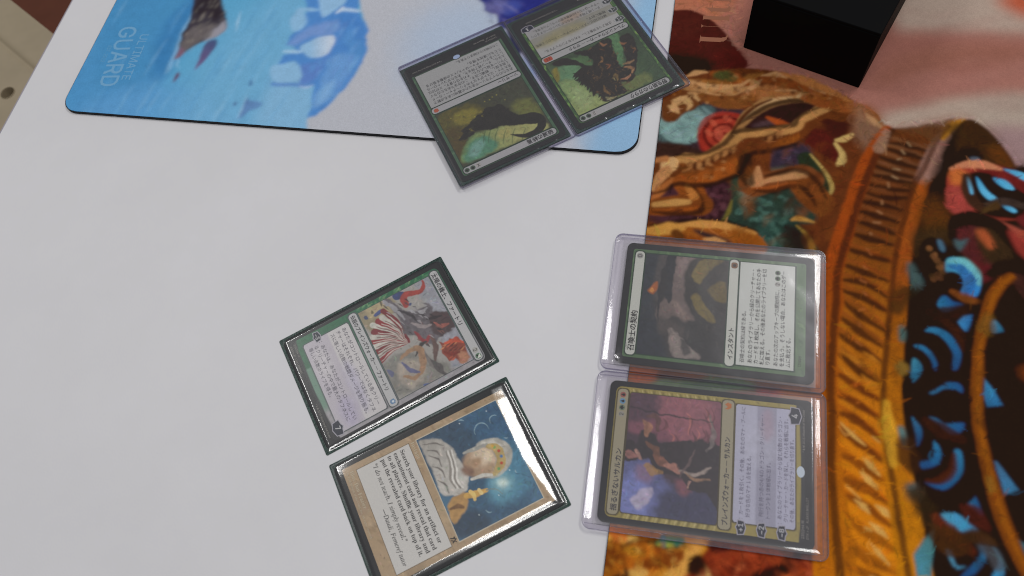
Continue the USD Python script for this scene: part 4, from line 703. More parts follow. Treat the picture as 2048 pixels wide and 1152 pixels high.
# ---- card A: green instant in a clear case, upper of the pair on the brown mat
cA = Card('a', 'green framed card with dusky gold and grey picture, half on brown mat', 'cards in hard cases', 1.62)
cA.panel('frame', 3.2, 3.2, 59.8, 84.2, .45, '47623f', 41, .05, paint_frame(['3a5634', '6e8a5c', '27452a', '567a48'], 0, 3, [(3.9, 3.9, 59.1, 9.4, 1.9), (4.8, 9.0, 58.2, 49.2, .3), (3.9, 48.8, 59.1, 54.0, 1.9), (4.8, 53.6, 58.3, 79.8, .3)]), r=1)
bars(cA, 'b4b6ac', (4.4, 4.4, 58.6, 8.8), (4.4, 49.3, 58.6, 53.4))
zq = cA.px(1150, 450, 3.291)
def artA(p):
    B = lambda pts, col, **k: p.poly(np.array(pts, float), col, **{**dict(soft=.8, warp=.7), **k})
    B([(440, 180), (560, 190), (520, 520), (600, 880), (380, 880)], '2b3138', soft=4)
    B([(560, 190), (640, 200), (600, 420), (540, 500), (520, 400)], '4b4644', soft=3)
    B([(640, 200), (800, 215), (770, 300), (740, 400), (720, 480), (790, 620), (740, 640), (640, 600), (560, 650), (530, 560), (620, 430)], '7d6c66', soft=2, col2='6a5c56', ax=[(700, 220), (600, 620)])
    B([(540, 600), (640, 640), (760, 700), (740, 760), (640, 700), (560, 720)], '4c4440', soft=3)
    B([(615, 205), (668, 205), (640, 420), (625, 520), (598, 480), (570, 440), (540, 640), (548, 420)], '25262a', soft=1); B([(570, 300), (610, 320), (590, 460), (560, 500)], '2a2828', soft=1.5)
    B([(690, 230), (760, 230), (720, 330), (680, 330)], '887670', soft=3); B([(640, 500), (700, 540), (750, 620), (680, 610)], '87746a', soft=2.5)
    B([(740, 270), (820, 210), (1000, 215), (1000, 880), (740, 870), (730, 640), (790, 620), (720, 480)], '37322c', soft=2, col2='2b2a2a', ax=[(800, 300), (800, 800)])
    B([(770, 340), (800, 270), (860, 222), (980, 232), (900, 285), (850, 350), (815, 385)], '80703c', soft=1.4, col2='6c5c2c', ax=[(800, 270), (900, 280)]); B([(765, 488), (805, 452), (845, 515), (930, 630), (870, 632), (800, 560)], '76662f', soft=1.4); B([(872, 430), (920, 388), (985, 375), (1000, 500), (930, 505)], '685828', soft=1.6)
    B([(618, 690), (660, 700), (710, 760), (770, 820), (830, 860), (800, 880), (640, 862)], '8a7e76', soft=1.4, warp=1); B([(690, 760), (730, 770), (760, 840), (720, 860)], '47423e', soft=1.5)
    B([(480, 430), (505, 400), (540, 370), (545, 420), (520, 450), (500, 450)], 'a85c20', soft=1.2, warp=.4); B([(490, 425), (505, 410), (520, 430), (505, 440)], 'd08a3a', soft=.6)
    for i in range(50):
        q = np.random.default_rng(i + 60); x, y = q.uniform(420, 960), q.uniform(200, 860)
        p.stroke([(x, y), (x + q.normal(0, 8), y + 25), (x + q.normal(0, 14), y + 50)], [.1, q.uniform(.4, 1.6), .1], ['4a4340', '2a2a2c', '5a504a'][i % 3], soft=1, a=.3)
cA.panel('artwork', 5.3, 9.5, 57.7, 48.7, .3, '3a3634', 42, .10, artA, map=zq, k=1.12)
cA.add('text_box', rrect(5.4, 54.2, 57.8, 79.2, .1), ink('b6b9b2'), .10)
cA.text('title_lettering', [('召喚士の契約', 6.3, 7.95, 3.25, dict(width=20.6, bold=.8)), ('しょうかんし', 6.6, 5.0, .62, {}), ('けいやく', 20.4, 5.0, .62, {})], INK)
cA.text('type_lettering', [('インスタント', 7.3, 52.5, 2.75, dict(width=16, bold=.8))], INK)
cA.text('rules_lettering', [('召喚士の契約は緑である。', 6.6, 57.6, 2.25, dict(width=27)), ('あなたのライブラリーから緑のクリーチャー・', 6.6, 61.0, 2.25, dict(width=48.5)), ('カードを１枚探し、それを公開してあなたの手', 6.6, 63.6, 2.25, dict(width=48.5)), ('札に加える。その後あなたのライブラリーを切', 6.6, 66.2, 2.25, dict(width=48.5)), ('り直す。', 6.6, 68.8, 2.25, {}),
    ('あなたの次のアップキープの開始時に、', 6.6, 72.2, 2.25, dict(width=39.5)), ('を支払う。そうしない場合、あなたはこのゲー', 6.6, 74.9, 2.25, dict(width=48.5)), ('ムに敗北する。', 6.6, 77.6, 2.25, {})], INK)
cA.mana(47.6, 71.4, 1.25, '9b9a94', '2'); cA.mana(50.6, 71.4, 1.25, '5c6e58', 'tree'); cA.mana(53.6, 71.4, 1.25, '5c6e58', 'tree'); cA.mana(56.2, 6.5, 1.55, '8e8d88', '0')
cA.add('set_symbol', rrect(53.9, 49.9, 57.2, 52.9, 1.2), ink('6e4a2c'), .125); cA.add('set_symbol', Point(55.5, 51.4).buffer(.8), ink('2c1c12'), .14)
cA.text('credit_lettering', [('Chippy', 7.5, 82.2, 1.6, dict(style='sans'))], INK)
soft_sleeve(cA, lambda X, Y: cA.zc + .2 + .10 * wav(X, Y, 9, 3) + .5 * np.exp(-(((X + 31) / 4.5) ** 2 + ((Y - 45.5) / 3.2) ** 2)) * (1 + .9 * wav(X, Y, 2.2, 5)) , r=.6, oy=.8)
hard_case(cA, -3.8, -6.3, 67.4, 92.8, 1.55, rim=1.47, rise=3, seed=2, lip=1.15, liplen=3.75)

# ---- card B: gold-framed planeswalker-style card, lower of the pair
cB = Card('b', 'gold framed card with violet and red picture, in wide clear case', 'cards in hard cases', 1.62)
def goldx(p):
    for yy in range(60): p.stroke([(31 + (-28.5 if yy % 2 else 28.6), 9 + .66 * yy), (31 + (-26.6 if yy % 2 else 26.8), 9.6 + .66 * yy)], [.5, .9], ['aa9c5c', '5c5228', 'c2b47c'][yy % 3], soft=.5, a=.6)
    p.poly([(-1, 81.5), (9, 82.4), (31, 82.9), (53, 82.4), (64, 80), (64, 90), (-1, 90)], '15161b', soft=.4, warp=0, curve=False)
cB.panel('frame', 2.6, 2.9, 60.4, 84.4, .45, '8d7f3c', 51, .05, paint_frame(['7e7134', 'a39550', '94863f', '6a5e2a'], 0, 5, [(3.2, 3.3, 59.8, 8.9, 1.9), (4.5, 9.0, 58.5, 49.6, 1.5), (3.2, 49.3, 59.8, 55.2, 1.9), (6.7, 55.2, 58.5, 80.9, 1)], '3c3318', goldx, 160), r=2.5)
bars(cB, '918a72', (3.7, 3.8, 59.3, 8.4), (3.7, 49.8, 59.3, 54.7))
zq2 = cB.px(1150, 720, 2.667)
def artB(p):
    B = lambda pts, col, **k: p.poly(np.array(pts, float), col, **{**dict(soft=1, warp=1), **k})
    B([(270, 180), (520, 170), (790, 230), (780, 460), (620, 440), (480, 430), (300, 380)], '724450', soft=3, warp=1.5); B([(430, 200), (700, 220), (760, 300), (700, 420), (560, 430), (450, 330)], '86525a', soft=4, warp=2)
    for i in range(14):
        q = np.random.default_rng(i + 4); x, y = q.uniform(430, 740), q.uniform(220, 400); p.stroke([(x, y), (x + 20, y + q.uniform(20, 60)), (x + q.uniform(-20, 50), y + q.uniform(60, 120))], [.2, q.uniform(.6, 1.8), .2], ['50282e', '5c2f34', 'ae6a60'][i % 3], soft=.7, a=.7)
    B([(280, 180), (430, 170), (440, 300), (330, 330), (270, 300)], '4c3440', soft=4, warp=2)
    B([(230, 560), (300, 480), (420, 560), (480, 640), (600, 760), (600, 900), (230, 830)], '575c86', soft=4, warp=2); B([(240, 650), (330, 600), (400, 700), (360, 820), (240, 810)], '6e76a8', soft=5, warp=2); B([(300, 740), (360, 690), (420, 680), (400, 740), (340, 790)], 'a49cb0', soft=2, warp=1.5); B([(330, 560), (420, 580), (400, 650), (330, 640)], '7a6480', soft=4)
    B([(480, 700), (600, 680), (770, 760), (770, 890), (450, 870)], '363650', soft=5, warp=2); B([(540, 640), (600, 650), (620, 710), (560, 720)], '73454e', soft=3)
    # a dark crag with lit ledges in the middle
    B([(235, 470), (290, 430), (330, 440), (350, 380), (420, 380), (450, 440), (560, 430), (780, 470), (780, 800), (700, 720), (600, 690), (560, 620), (470, 610), (420, 590), (380, 520), (300, 540), (245, 520)], '2b2226', soft=1.2, warp=1.3)
    for pts, w, c in (([(250, 490), (290, 500), (330, 510)], 3.5, '8e6058'), ([(370, 330), (390, 360), (380, 400)], 4, '96694e'), ([(380, 560), (410, 590), (460, 600)], 4.5, '8c6a3c'), ([(420, 500), (460, 540), (500, 560)], 4, '7a4e3c'), ([(480, 560), (520, 570), (560, 600)], 3.5, 'a07060'), ([(560, 590), (640, 610), (720, 580)], 1.8, '94867c'), ([(700, 480), (740, 420), (720, 300)], 2.2, '726864'), ([(380, 440), (430, 480), (440, 540)], 3, '6a4430'), ([(590, 600), (640, 640), (720, 640)], 1.6, '8a6a50'), ([(330, 480), (350, 520)], 3, 'a27a6c'), ([(640, 480), (600, 560), (560, 620)], 1.4, '5c4a48'), ([(610, 650), (600, 680)], 2, 'b08878'), ([(390, 300), (440, 310), (440, 380)], 3, '5a3a34'), ([(300, 250), (420, 280), (600, 310), (740, 335)], .9, '241c22')):
        p.stroke(pts, [w * .4, w, w * .4], c, soft=.9, warp=.9, a=.85, tex=.5)
cB.panel('artwork', 5.0, 9.4, 58.0, 49.2, .3, '40303a', 52, .10, artB, map=zq2, r=1.2)
def tbB(p):
    for y0, y1, c in ((55, 64.6, 'a3a3b2'), (64.6, 72.8, '8d8c9c'), (72.8, 82, 'a2a2b3')): p.poly([(4, y0), (62, y0), (62, y1), (4, y1)], c, soft=.3, warp=0, curve=False, tex=.03)
    p.blob((40, 66), (9, 8), 'b4b4c0', soft=8, a=.35); p.blob((50, 69), (7, 2.5), 'a08490', soft=4, a=.5)
cB.panel('text_box', 7.3, 55.6, 58.0, 80.5, .5, 'a0a0b0', 53, .10, tbB, r=1)
IB = ink('2e2c38', 1.0)
cB.text('title_lettering', [('揺るぎないサルカン', 5.2, 7.5, 2.9, dict(width=27, bold=.6))], IB)
cB.text('type_lettering', [('プレインズウォーカー ― サルカン', 5.2, 53.4, 2.75, dict(width=37.5, bold=.8))], IB)
cB.text('rules_lettering', [('：カードを１枚引く。その後、あなたのマナ・プールに', 8.6, 59.5, 2.05, dict(width=48.6)), ('好きな色のマナ１点を加える。', 9.8, 62.3, 2.05, dict(width=27)), ('：飛行を持つ赤の4/4のドラゴン・クリーチャー・', 8.6, 67.6, 2.05, dict(width=46.5)), ('トークンを１体戦場に出す。', 9.8, 70.4, 2.05, dict(width=25)),
    ('：あなたのライブラリーから望む枚数のドラゴン・', 8.6, 75.0, 2.05, dict(width=46.5)), ('クリーチャー・カードを探し、それらを戦場に出す。', 9.8, 77.5, 2.05, dict(width=45)), ('その後、あなたのライブラリーを切り直す。', 9.8, 79.9, 2.05, dict(width=36))], ink('68647a', 1.1))
shield(cB, 'ability_shield', 5.4, 58.9, 6.4, 4.6, 1, '+1', 2.7); shield(cB, 'ability_shield', 5.4, 67.2, 6.4, 4.6, -1, '−2', 2.7); shield(cB, 'ability_shield', 5.4, 75.2, 6.4, 4.6, -1, '−8', 2.7); shield(cB, 'loyalty_shield', 55.4, 80.4, 8.2, 6.2, 1, '4', 3.2)
for x, c, m_ in ((47.6, '8d8a80', '2'), (50.6, '5c6c58', 'tree'), (53.6, '5a84a0', 'drop'), (56.6, '8a5048', 'drop')): cB.mana(x, 6.1, 1.3, c, m_)
cB.add('set_symbol', Polygon([(55.2, 50.9), (56.2, 52.0), (57.3, 50.8), (58.2, 52.0), (57.7, 53.6), (55.9, 53.6), (55.0, 52.2)]), ink('a8642c'), .125)
cB.add('foil_stamp', affinity.scale(Point(31.4, 82.7).buffer(1.9), 1.25, .85), ink('a9b3bb', 1.6), .125)
cB.text('credit_lettering', [('230/264 M', 4.2, 83.9, 1.35, dict(style='sans')), ('DTK • JP   ALEKSI BRICLOT', 4.2, 85.7, 1.25, dict(style='sans')), ('™ & © 2015 Wizards of the Coast', 58.6, 84.4, 1.2, dict(style='sans', align='r'))], GREYINK)
soft_sleeve(cB, lambda X, Y: cB.zc + .2 + .08 * wav(X, Y, 12, 8) + .32 * np.exp(-(((X + 32) / 3) ** 2 + ((Y - 46) / 2.5) ** 2)) - .3 * smooth01((Y - 43.2) / 2.6) - .25 * smooth01((-43.2 - Y) / 2), r=.6, oy=.4)
hard_case(cB, -3.6, -6.2, 67.0, 93.3, 1.6, rim=1.43, rise=2.6, seed=7, lip=1.15, liplen=4.3)

# ---- card C: card in green sleeve on the white table, upper of the pair
cC = Card('c', 'pale framed card with red plumed picture, in dark green sleeve on white table', 'cards in green sleeves', .004)
def greenx(p): p.poly([(2, 40), (12, 50), (12, 90), (2, 90)], '12603f', soft=3, warp=0); p.poly([(-1, 81.4), (9, 82.6), (31, 83.1), (53, 82.4), (64, 79.6), (64, 90), (-1, 90)], '14141a', soft=.4, warp=0, curve=False)
def frameC(p):
    p.poly([(0, 0), (20, 0), (20, 90), (0, 90)], '1c5a3c', soft=1, warp=0, curve=False); p.dabs([(3, 4), (6, 4), (7, 48), (3, 48)], 60, 3, .8, .9, ['3f7a54', '7f9a6c', '1b4d34', '5c8a5c'], 4, a=.7)
    p.poly([(44, 0), (64, 0), (64, 90), (44, 90)], '8c888c', soft=6, warp=0, curve=False)
cC.panel('frame', 3.0, 3.2, 60.0, 84.0, .45, '5d7c6c', 61, .05, paint_frame(['5d7c6c'], 0, 6, [(3.8, 3.6, 59.4, 8.6, 1.8), (5.4, 8.6, 57.6, 49.0, .4), (3.8, 49.0, 59.4, 54.2, 1.8), (7.0, 54.6, 58.4, 80.0, 1)], '3c4446', lambda p: (frameC(p), p.poly([(-1, 81.2), (9, 82.4), (31, 82.9), (53, 82.0), (64, 79.4), (64, 90), (-1, 90)], '14141a', soft=.4, warp=0, curve=False)), 1), r=2.5)
bars(cC, 'a6a5a6', (4.3, 4.1, 58.9, 8.1), (4.3, 49.5, 58.9, 53.7))
zq3 = cC.px(540, 500, 2.744)
def artC(p):
    B = lambda pts, col, **k: p.poly(np.array(pts, float), col, **{**dict(soft=1, warp=1), **k})
    B([(800, 170), (880, 160), (1130, 590), (1000, 640), (940, 480)], '8a8a92', soft=4, warp=2); B([(480, 350), (620, 260), (700, 300), (600, 430), (540, 440)], '857a62', soft=2); B([(520, 300), (620, 270), (660, 330), (560, 380)], '9a8c6e', soft=2)
    B([(600, 640), (760, 560), (1000, 640), (900, 720), (720, 810), (640, 740)], '76736e', soft=3, warp=2); B([(700, 640), (800, 600), (860, 680), (760, 760)], '948a80', soft=3, warp=1.5)
    for pts, c in (([(670, 250), (700, 230), (745, 235), (740, 260), (690, 275)], '343e66'), ([(515, 370), (530, 362), (540, 378), (522, 384)], '3a4462'), ([(570, 355), (610, 325), (612, 345), (580, 368)], '3a4674'), ([(750, 300), (775, 290), (772, 306)], '40496c'), ([(600, 280), (618, 292), (612, 312)], '56503c'), ([(560, 330), (570, 345), (556, 352)], '5c5440'), ([(655, 400), (668, 396), (672, 408)], '3c4060'), ([(840, 740), (880, 730), (870, 760)], '4c5680'), ([(640, 660), (680, 670), (670, 700)], '585a74')): B(pts, c, soft=.6, warp=.3)
    p.stroke([(745, 300), (735, 270), (750, 245), (790, 235), (825, 225), (840, 200), (835, 170)], [3.4, 3.8, 3.2, 2.8, 2.6, 2.4, 1], '8c3832', soft=.7, warp=.6)
    # fan of red and white plumes
    for i in range(11):
        a_ = np.radians(192 - 9.5 * i); o = np.array([765, 505]); L_ = 210 + 12 * math.sin(i * 2); d = np.array([math.cos(a_), math.sin(a_)]) * [1, .62]; 
        d = np.array([math.cos(np.radians(215 - 8.5 * i)), -math.sin(np.radians(215 - 8.5 * i))])
        e = o + d * L_; m_ = o + d * L_ * .5 + np.array([-d[1], d[0]]) * 18
        p.stroke([o, m_, e], [1.2, 2.3, 3.0], ['7c2228', 'a8a49c', '6c2026', 'b2aea6'][i % 4], soft=.5, warp=.4)
        p.stroke([o + d * 40, m_ + (3, 4), e - d * 25], [.2, .7, .4], ['b8b2aa', '5c2024'][i % 2], soft=.4, warp=.3, a=.8)
    B([(600, 260), (660, 270), (740, 330), (860, 310), (830, 290), (880, 300), (900, 350), (960, 340), (1010, 370), (1000, 430), (940, 470), (900, 520), (860, 500), (820, 470), (740, 460), (690, 350)], '5a5459', soft=1.2, warp=1.2, tex=.5); B([(880, 350), (960, 340), (1015, 375), (1000, 440), (930, 470), (880, 430)], '47383a', soft=1.5, warp=1.2)
    for pts, w, c in (([(620, 280), (680, 320), (740, 380)], 2.4, '8a878c'), ([(760, 330), (830, 340), (860, 320)], 2, '8f8c90'), ([(780, 400), (840, 420), (880, 410)], 2.2, '8a7f80'), ([(900, 400), (940, 420), (980, 400)], 2.4, '8a5048'), ([(800, 450), (850, 500), (880, 470)], 2.6, '7e3034'), ([(890, 470), (910, 540), (905, 610)], 3, '5c4844'), ([(700, 330), (760, 350), (820, 400)], 1.6, '332e34'), ([(860, 380), (900, 370), (940, 360)], 1.8, '2c2428'), ([(800, 580), (830, 520), (860, 500)], 2, '3a3434'), ([(720, 600), (760, 560), (800, 540), (830, 560), (840, 640), (800, 700), (740, 690)], 3.4, '8e7058'), ([(730, 620), (770, 660), (820, 670)], 2.2, '5a5a78'), ([(870, 600), (920, 640), (970, 690)], 3.4, '4f4a4a'), ([(850, 560), (870, 610), (900, 650)], 2, '6a6462')): p.stroke(pts, [w * .4, w, w * .4], c, soft=.7, warp=.8)
    B([(930, 500), (975, 515), (985, 480), (1010, 500), (1030, 478), (1045, 505), (1075, 500), (1075, 540), (1100, 590), (1060, 622), (1015, 596), (980, 612), (950, 570)], '7c3a2c', soft=.8, warp=.8, curve=False)
    for i in range(22):
        q = np.random.default_rng(i + 700); x, y = q.uniform(945, 1080), q.uniform(500, 600); p.stroke([(x - 14, y + 8), (x, y), (x + 12, y - 14)], [.2, q.uniform(.5, 1.3), .2], ['a8523a', '4e1e18', 'b87a54', '5c2820'][i % 4], soft=.4, a=.8, warp=.3)
    for i in range(60):
        q = np.random.default_rng(i + 800); x, y = q.uniform(620, 1000), q.uniform(270, 520)
        if abs((x - 620) * .62 - (y - 280)) < 90: p.stroke([(x - 12, y - 4), (x, y), (x + 14, y + 12)], [.2, q.uniform(.5, 1.4), .2], ['2a2428', '8d888c', '3c3438', '6e4a44'][i % 4], soft=.4, a=.75, warp=.3)
    B([(1000, 560), (1010, 556), (1012, 566)], '401812', soft=.6); B([(1030, 560), (1080, 560), (1098, 600), (1050, 620)], 'a07058', soft=1.5); p.stroke([(960, 510), (1010, 495), (1060, 505)], [1, 2.2, 1], 'b04a30', soft=.7); p.stroke([(960, 560), (1000, 570), (1040, 560)], [1, 2, 1], '70281e', soft=.8); p.stroke([(1000, 500), (1020, 480), (1050, 510)], [.5, 1.2, .5], '9a4436', soft=.5)
cC.panel('artwork', 5.8, 9.0, 57.2, 48.5, .3, '908c88', 62, .10, artC, map=zq3)
def tbC(p):
    p.poly([(4, 54), (62, 54), (62, 66.5), (4, 66.5)], 'b3afb0', soft=.4, warp=0, curve=False, tex=.03); p.blob((40, 64), (14, 3), '9a94ac', soft=5, a=.6); p.blob((50, 72), (8, 4), '9a92ac', soft=5, a=.6); p.blob((22, 74), (9, 4), 'b8b4b6', soft=5, a=.6)
cC.panel('text_box', 7.5, 55.1, 57.9, 79.5, .5, 'a6a0a8', 63, .10, tbC, r=1)
IC, IC2 = ink('34323a', 1.0), ink('605c6a', 1.05)
cC.text('title_lettering', [('太陽の義士、ファートリ', 5.6, 7.3, 2.9, dict(width=33, bold=.6)), ('たいよう', 5.8, 4.9, .6, {}), ('ぎし', 15.5, 4.9, .6, {})], IC)
cC.text('type_lettering', [('伝説のプレインズウォーカー ― ファートリ', 5.4, 52.6, 2.55, dict(width=45, bold=.7))], IC)
cC.text('rules_lettering', [('あなたがコントロールしている各クリー', 9.0, 58.8, 2.35, dict(width=45.5)), ('チャーはそれぞれ、パワーではなくタフネ', 9.0, 62.0, 2.35, dict(width=47.5)), ('スに等しい点数の戦闘ダメージを割り振る。', 9.0, 65.2, 2.35, dict(width=48))], IC2)
cC.text('rules_lettering', [('：あなたは、あなたがコントロールしてい', 9.6, 71.6, 2.35, dict(width=46)), ('るクリーチャーの中で最大のタフネスに', 10.6, 74.6, 2.35, dict(width=44)), ('等しい点数のライフを得る。', 10.6, 77.6, 2.35, dict(width=30))], IC2)
shield(cC, 'ability_shield', 6.6, 71.6, 6.2, 4.6, -1, '−3', 2.6); shield(cC, 'loyalty_shield', 55.2, 79.8, 8.0, 6.0, 1, '7', 3.2)
cC.mana(53.4, 6.1, 1.45, '9a9894', '2'); cC.mana(56.9, 6.1, 1.45, '54705a', None); cC.add('mana_mark', Polygon([(55.9, 5.1), (57.9, 5.1), (57.9, 7.1)]), ink('c0beb8'), .14); cC.add('mana_mark', Point(56.5, 6.5).buffer(.5), INK, .15)
cC.add('set_symbol', SHIELD(56.5, 51.6, 2.6, 3.0, 1), ink('5d7896'), .125); cC.add('set_symbol', Point(56.5, 51.5).buffer(.6), ink('b4bcc4'), .14)
cC.text('credit_lettering', [('230/264  U', 4.6, 83.6, 1.35, dict(style='sans')), ('WAR • JP   Lius Lasahido', 4.6, 85.6, 1.35, dict(style='sans')), ('™ & © 2019 Wizards of the Coast', 57.6, 85.2, 1.2, dict(style='sans', align='r'))], GREYINK)
def filmC(X, Y):
    d = np.minimum(np.minimum(X + 33, 33 - X), np.minimum(Y + 45.5, 45.5 - Y)); dr = 33 - X
    z = .12 + .64 * np.minimum(ramp((dr - .9 - .25 * wav(X, Y, 9, 6)) / 2.28), smooth01((d - .5) / 2.6))
    return np.maximum(z + .010 * wav(X, Y, 9, 3) * smooth01(d / 6), np.where(d > 2.4, cC.zc + .14, .1))
soft_sleeve(cC, filmC, back=GREEN)

# ---- card D: old parchment card with English text
cD = Card('d', 'parchment framed card with English text under bright wavy glare, in dark green sleeve', 'cards in green sleeves', .004)
cD.panel('frame', 3.4, 3.4, 59.6, 84.6, .4, '9b8468', 71, .05, paint_frame(['8c7356', 'b09a7e', '7c664c', 'a48c70', '96826c'], 0, 7, [(6.4, 7.6, 56.6, 48.9, .1)], 'b8ae9c', lambda p: [p.blob((x, y), (r, r * .8), c, soft=3, a=.5) for x, y, r, c in ((8, 20, 5, '7c6448'), (56, 30, 6, '80684e'), (20, 82, 7, '86705a'), (44, 51, 6, 'a89274'), (58, 70, 5, '7e6850'))], 300))
zq4 = cD.px(640, 740, 2.796)
def artD(p):
    B = lambda pts, col, **k: p.poly(np.array(pts, float), col, **{**dict(soft=1, warp=.8), **k})
    B([(540, 390), (800, 270), (900, 420), (820, 560), (700, 700)], '2c4256', soft=4, warp=1); B([(800, 260), (1000, 170), (1100, 420), (1000, 440), (880, 380)], '2f506c', soft=6, warp=1); B([(820, 640), (1000, 520), (1190, 740), (960, 870), (800, 900)], '2e4c64', soft=5, warp=1); B([(1000, 420), (1110, 440), (1170, 640), (1080, 720), (960, 700)], '44728a', soft=9, warp=1)
    B([(960, 600), (1060, 560), (1090, 660), (1020, 740), (950, 690)], '4f7f92', soft=8); B([(740, 840), (860, 780), (960, 860), (790, 945)], '26384a', soft=4)
    for c_, r_, a0_, a1_ in (((905, 340), 42, 2.6, 6.0), ((975, 280), 26, 2.4, 5.2), ((950, 770), 26, 1.2, 2.6), ((1040, 360), 20, 1, 2), ((790, 300), 22, 4, 5.4), ((1110, 560), 18, 2.2, 3.4)):
        t = np.linspace(a0_, a1_, 8); p.stroke(np.c_[c_[0] + np.cos(t) * r_, c_[1] + np.sin(t) * r_], [.2, .5, .2], '7e97a2', soft=.35, warp=.2)
    # pale draped vessel with a jewelled golden band
    B([(556, 395), (640, 385), (690, 395), (740, 440), (790, 520), (830, 590), (815, 680), (760, 700), (690, 700), (640, 600), (590, 480)], '8f8a84', soft=1.2, col2='a8a49e', ax=[(600, 400), (780, 620)])
    for pts in ([(575, 420), (640, 410), (690, 420)], [(610, 480), (660, 500), (680, 540)], [(630, 540), (680, 560), (700, 600)], [(600, 450), (650, 455), (672, 480)], [(660, 620), (700, 640), (720, 690)]): p.stroke(pts, [.3, .9, .3], '625c58', soft=.6, warp=.4)
    for i in range(4): p.stroke([(735 - 10 * i, 450 + 2 * i), (760 - 10 * i, 540), (765 - 12 * i, 610), (800 - 14 * i, 660)], [.6, 1.3, .6], ['c0bcb6', '7c7670'][i % 2], soft=.5, warp=.3)
    B([(820, 470), (900, 425), (960, 440), (990, 520), (960, 590), (880, 600), (830, 580), (800, 530)], 'b09a84', soft=2.5, warp=1, col2='8c7058', ax=[(940, 480), (820, 560)]); B([(860, 470), (930, 445), (960, 500), (900, 530)], 'c0ae98', soft=4); B([(900, 560), (960, 520), (975, 570), (920, 595)], '9a8068', soft=3); B([(850, 500), (900, 490), (905, 530), (860, 545)], '94785e', soft=3); B([(815, 540), (860, 560), (850, 590), (790, 570)], '75594a', soft=2.5)
    B([(870, 430), (900, 395), (970, 380), (1040, 400), (1075, 450), (1060, 530), (1010, 590), (960, 605), (930, 590), (990, 560), (1000, 480), (960, 430), (900, 432)], '9a968e', soft=1, warp=.5); B([(900, 405), (960, 395), (1020, 420), (960, 430)], 'b8b4ac', soft=1.5)
    p.stroke([(940, 425), (985, 435), (1010, 480), (1010, 530), (975, 580)], [2, 4, 4.2, 4, 2], 'a08a5a', soft=.5)
    for x, y, c in ((975, 432, '6c8c4c'), (1000, 452, 'a03c2c'), (1014, 482, '4a6a94'), (1015, 520, 'a0402c'), (1000, 552, '5c8a54'), (965, 425, 'b08a3c')): p.blob((x, y), (9, 9), c, soft=.4, warp=0, curve=False)
    p.stroke([(805, 465), (870, 440), (930, 415)], [1, 2, 1], '8c8a84', soft=.5); p.stroke([(850, 610), (910, 590), (960, 585)], [1.2, 1.8, 1], 'b4b0a8', soft=.5)
    # carved wooden ledge with a gold stand and a spark
    B([(720, 745), (760, 700), (810, 690), (830, 720), (810, 790), (770, 850), (740, 850), (720, 800)], '9c7848', soft=1.2, warp=.8); p.stroke([(730, 780), (770, 760), (800, 770)], [1, 2, 1], '6c4c2c', soft=.6)
    p.stroke([(820, 705), (870, 695), (930, 672)], [2.4, 3.2, 1.6], 'b08a48', soft=.5); p.stroke([(840, 680), (860, 700), (868, 725)], [1.6, 2, 1.4], 'c8a864', soft=.4); p.stroke([(890, 670), (905, 690)], 1.4, 'd0b478', soft=.4); p.stroke([(930, 672), (980, 665), (1020, 690)], [.6, .5, .4], '5c6a6a', soft=.4)
    p.blob((1020, 630), (48, 40), '86a8ac', soft=6, warp=.5, a=.7); p.blob((1022, 632), (22, 20), 'c8d4cc', soft=3.5, warp=.3, a=.9)
    for x, y in ((780, 300), (1000, 700), (890, 810), (1060, 560), (930, 230)): p.blob((x, y), (3, 3), 'c0ccd0', soft=.4, warp=0)
cD.panel('artwork', 6.8, 8.0, 56.2, 48.5, .3, '3f6078', 72, .10, artD, map=zq4, k=1.6)
cD.add('text_box', rrect(6.6, 52.4, 56.6, 78.4, .05), ink('b7b4b1'), .10); cD.add('text_box_edge', rrect(6.3, 52.1, 56.9, 78.7, .05).difference(rrect(6.6, 52.4, 56.6, 78.4, .05)), ink('6c5c48'), .10)
cD.text('rules_lettering', [('Search your library for an artifact or', 7.6, 57.2, 2.95, dict(style='serif', bold=.15, width=45.5)), ('enchantment card and reveal that card', 7.6, 60.4, 2.95, dict(style='serif', bold=.15, width=47)), ('to all players. Shuffle your library and', 7.6, 63.5, 2.95, dict(style='serif', bold=.15, width=47)), ('put the revealed card back on top of it.', 7.6, 66.7, 2.95, dict(style='serif', bold=.15, width=47))], INK)
cD.text('flavor_lettering', [('“I do not teach. I simply reveal.”', 7.8, 70.9, 2.95, dict(style='italic', width=38)), ('—Daudi, Femeref tutor', 28.5, 74.6, 2.95, dict(style='italic', width=26.5))], INK)
cD.text('title_lettering', [('Enlightened Tutor', 6.6, 6.9, 3.1, dict(style='serif', width=24))], ink('b4a890', 1.3)); cD.text('type_lettering', [('Instant', 6.6, 51.4, 2.8, dict(style='serif', width=8.6))], ink('b4a890', 1.3))
cD.text('credit_lettering', [('Illus. Dan Frazier', 6.0, 81.6, 2.7, dict(style='serif', width=18.5)), ('© 1996 Wizards of the Coast, Inc. All rights reserved.', 6.0, 83.3, 1.3, dict(style='serif', width=32))], ink('b4a890', 1.3))
cD.add('set_symbol', unary_union([LineString([(53.4, 51.6), (54.6, 49.4), (55.6, 51.2)]).buffer(.22), LineString([(54.4, 51.6), (55.8, 49.6)]).buffer(.18), Point(53.7, 49.9).buffer(.35)]), INK, .125)
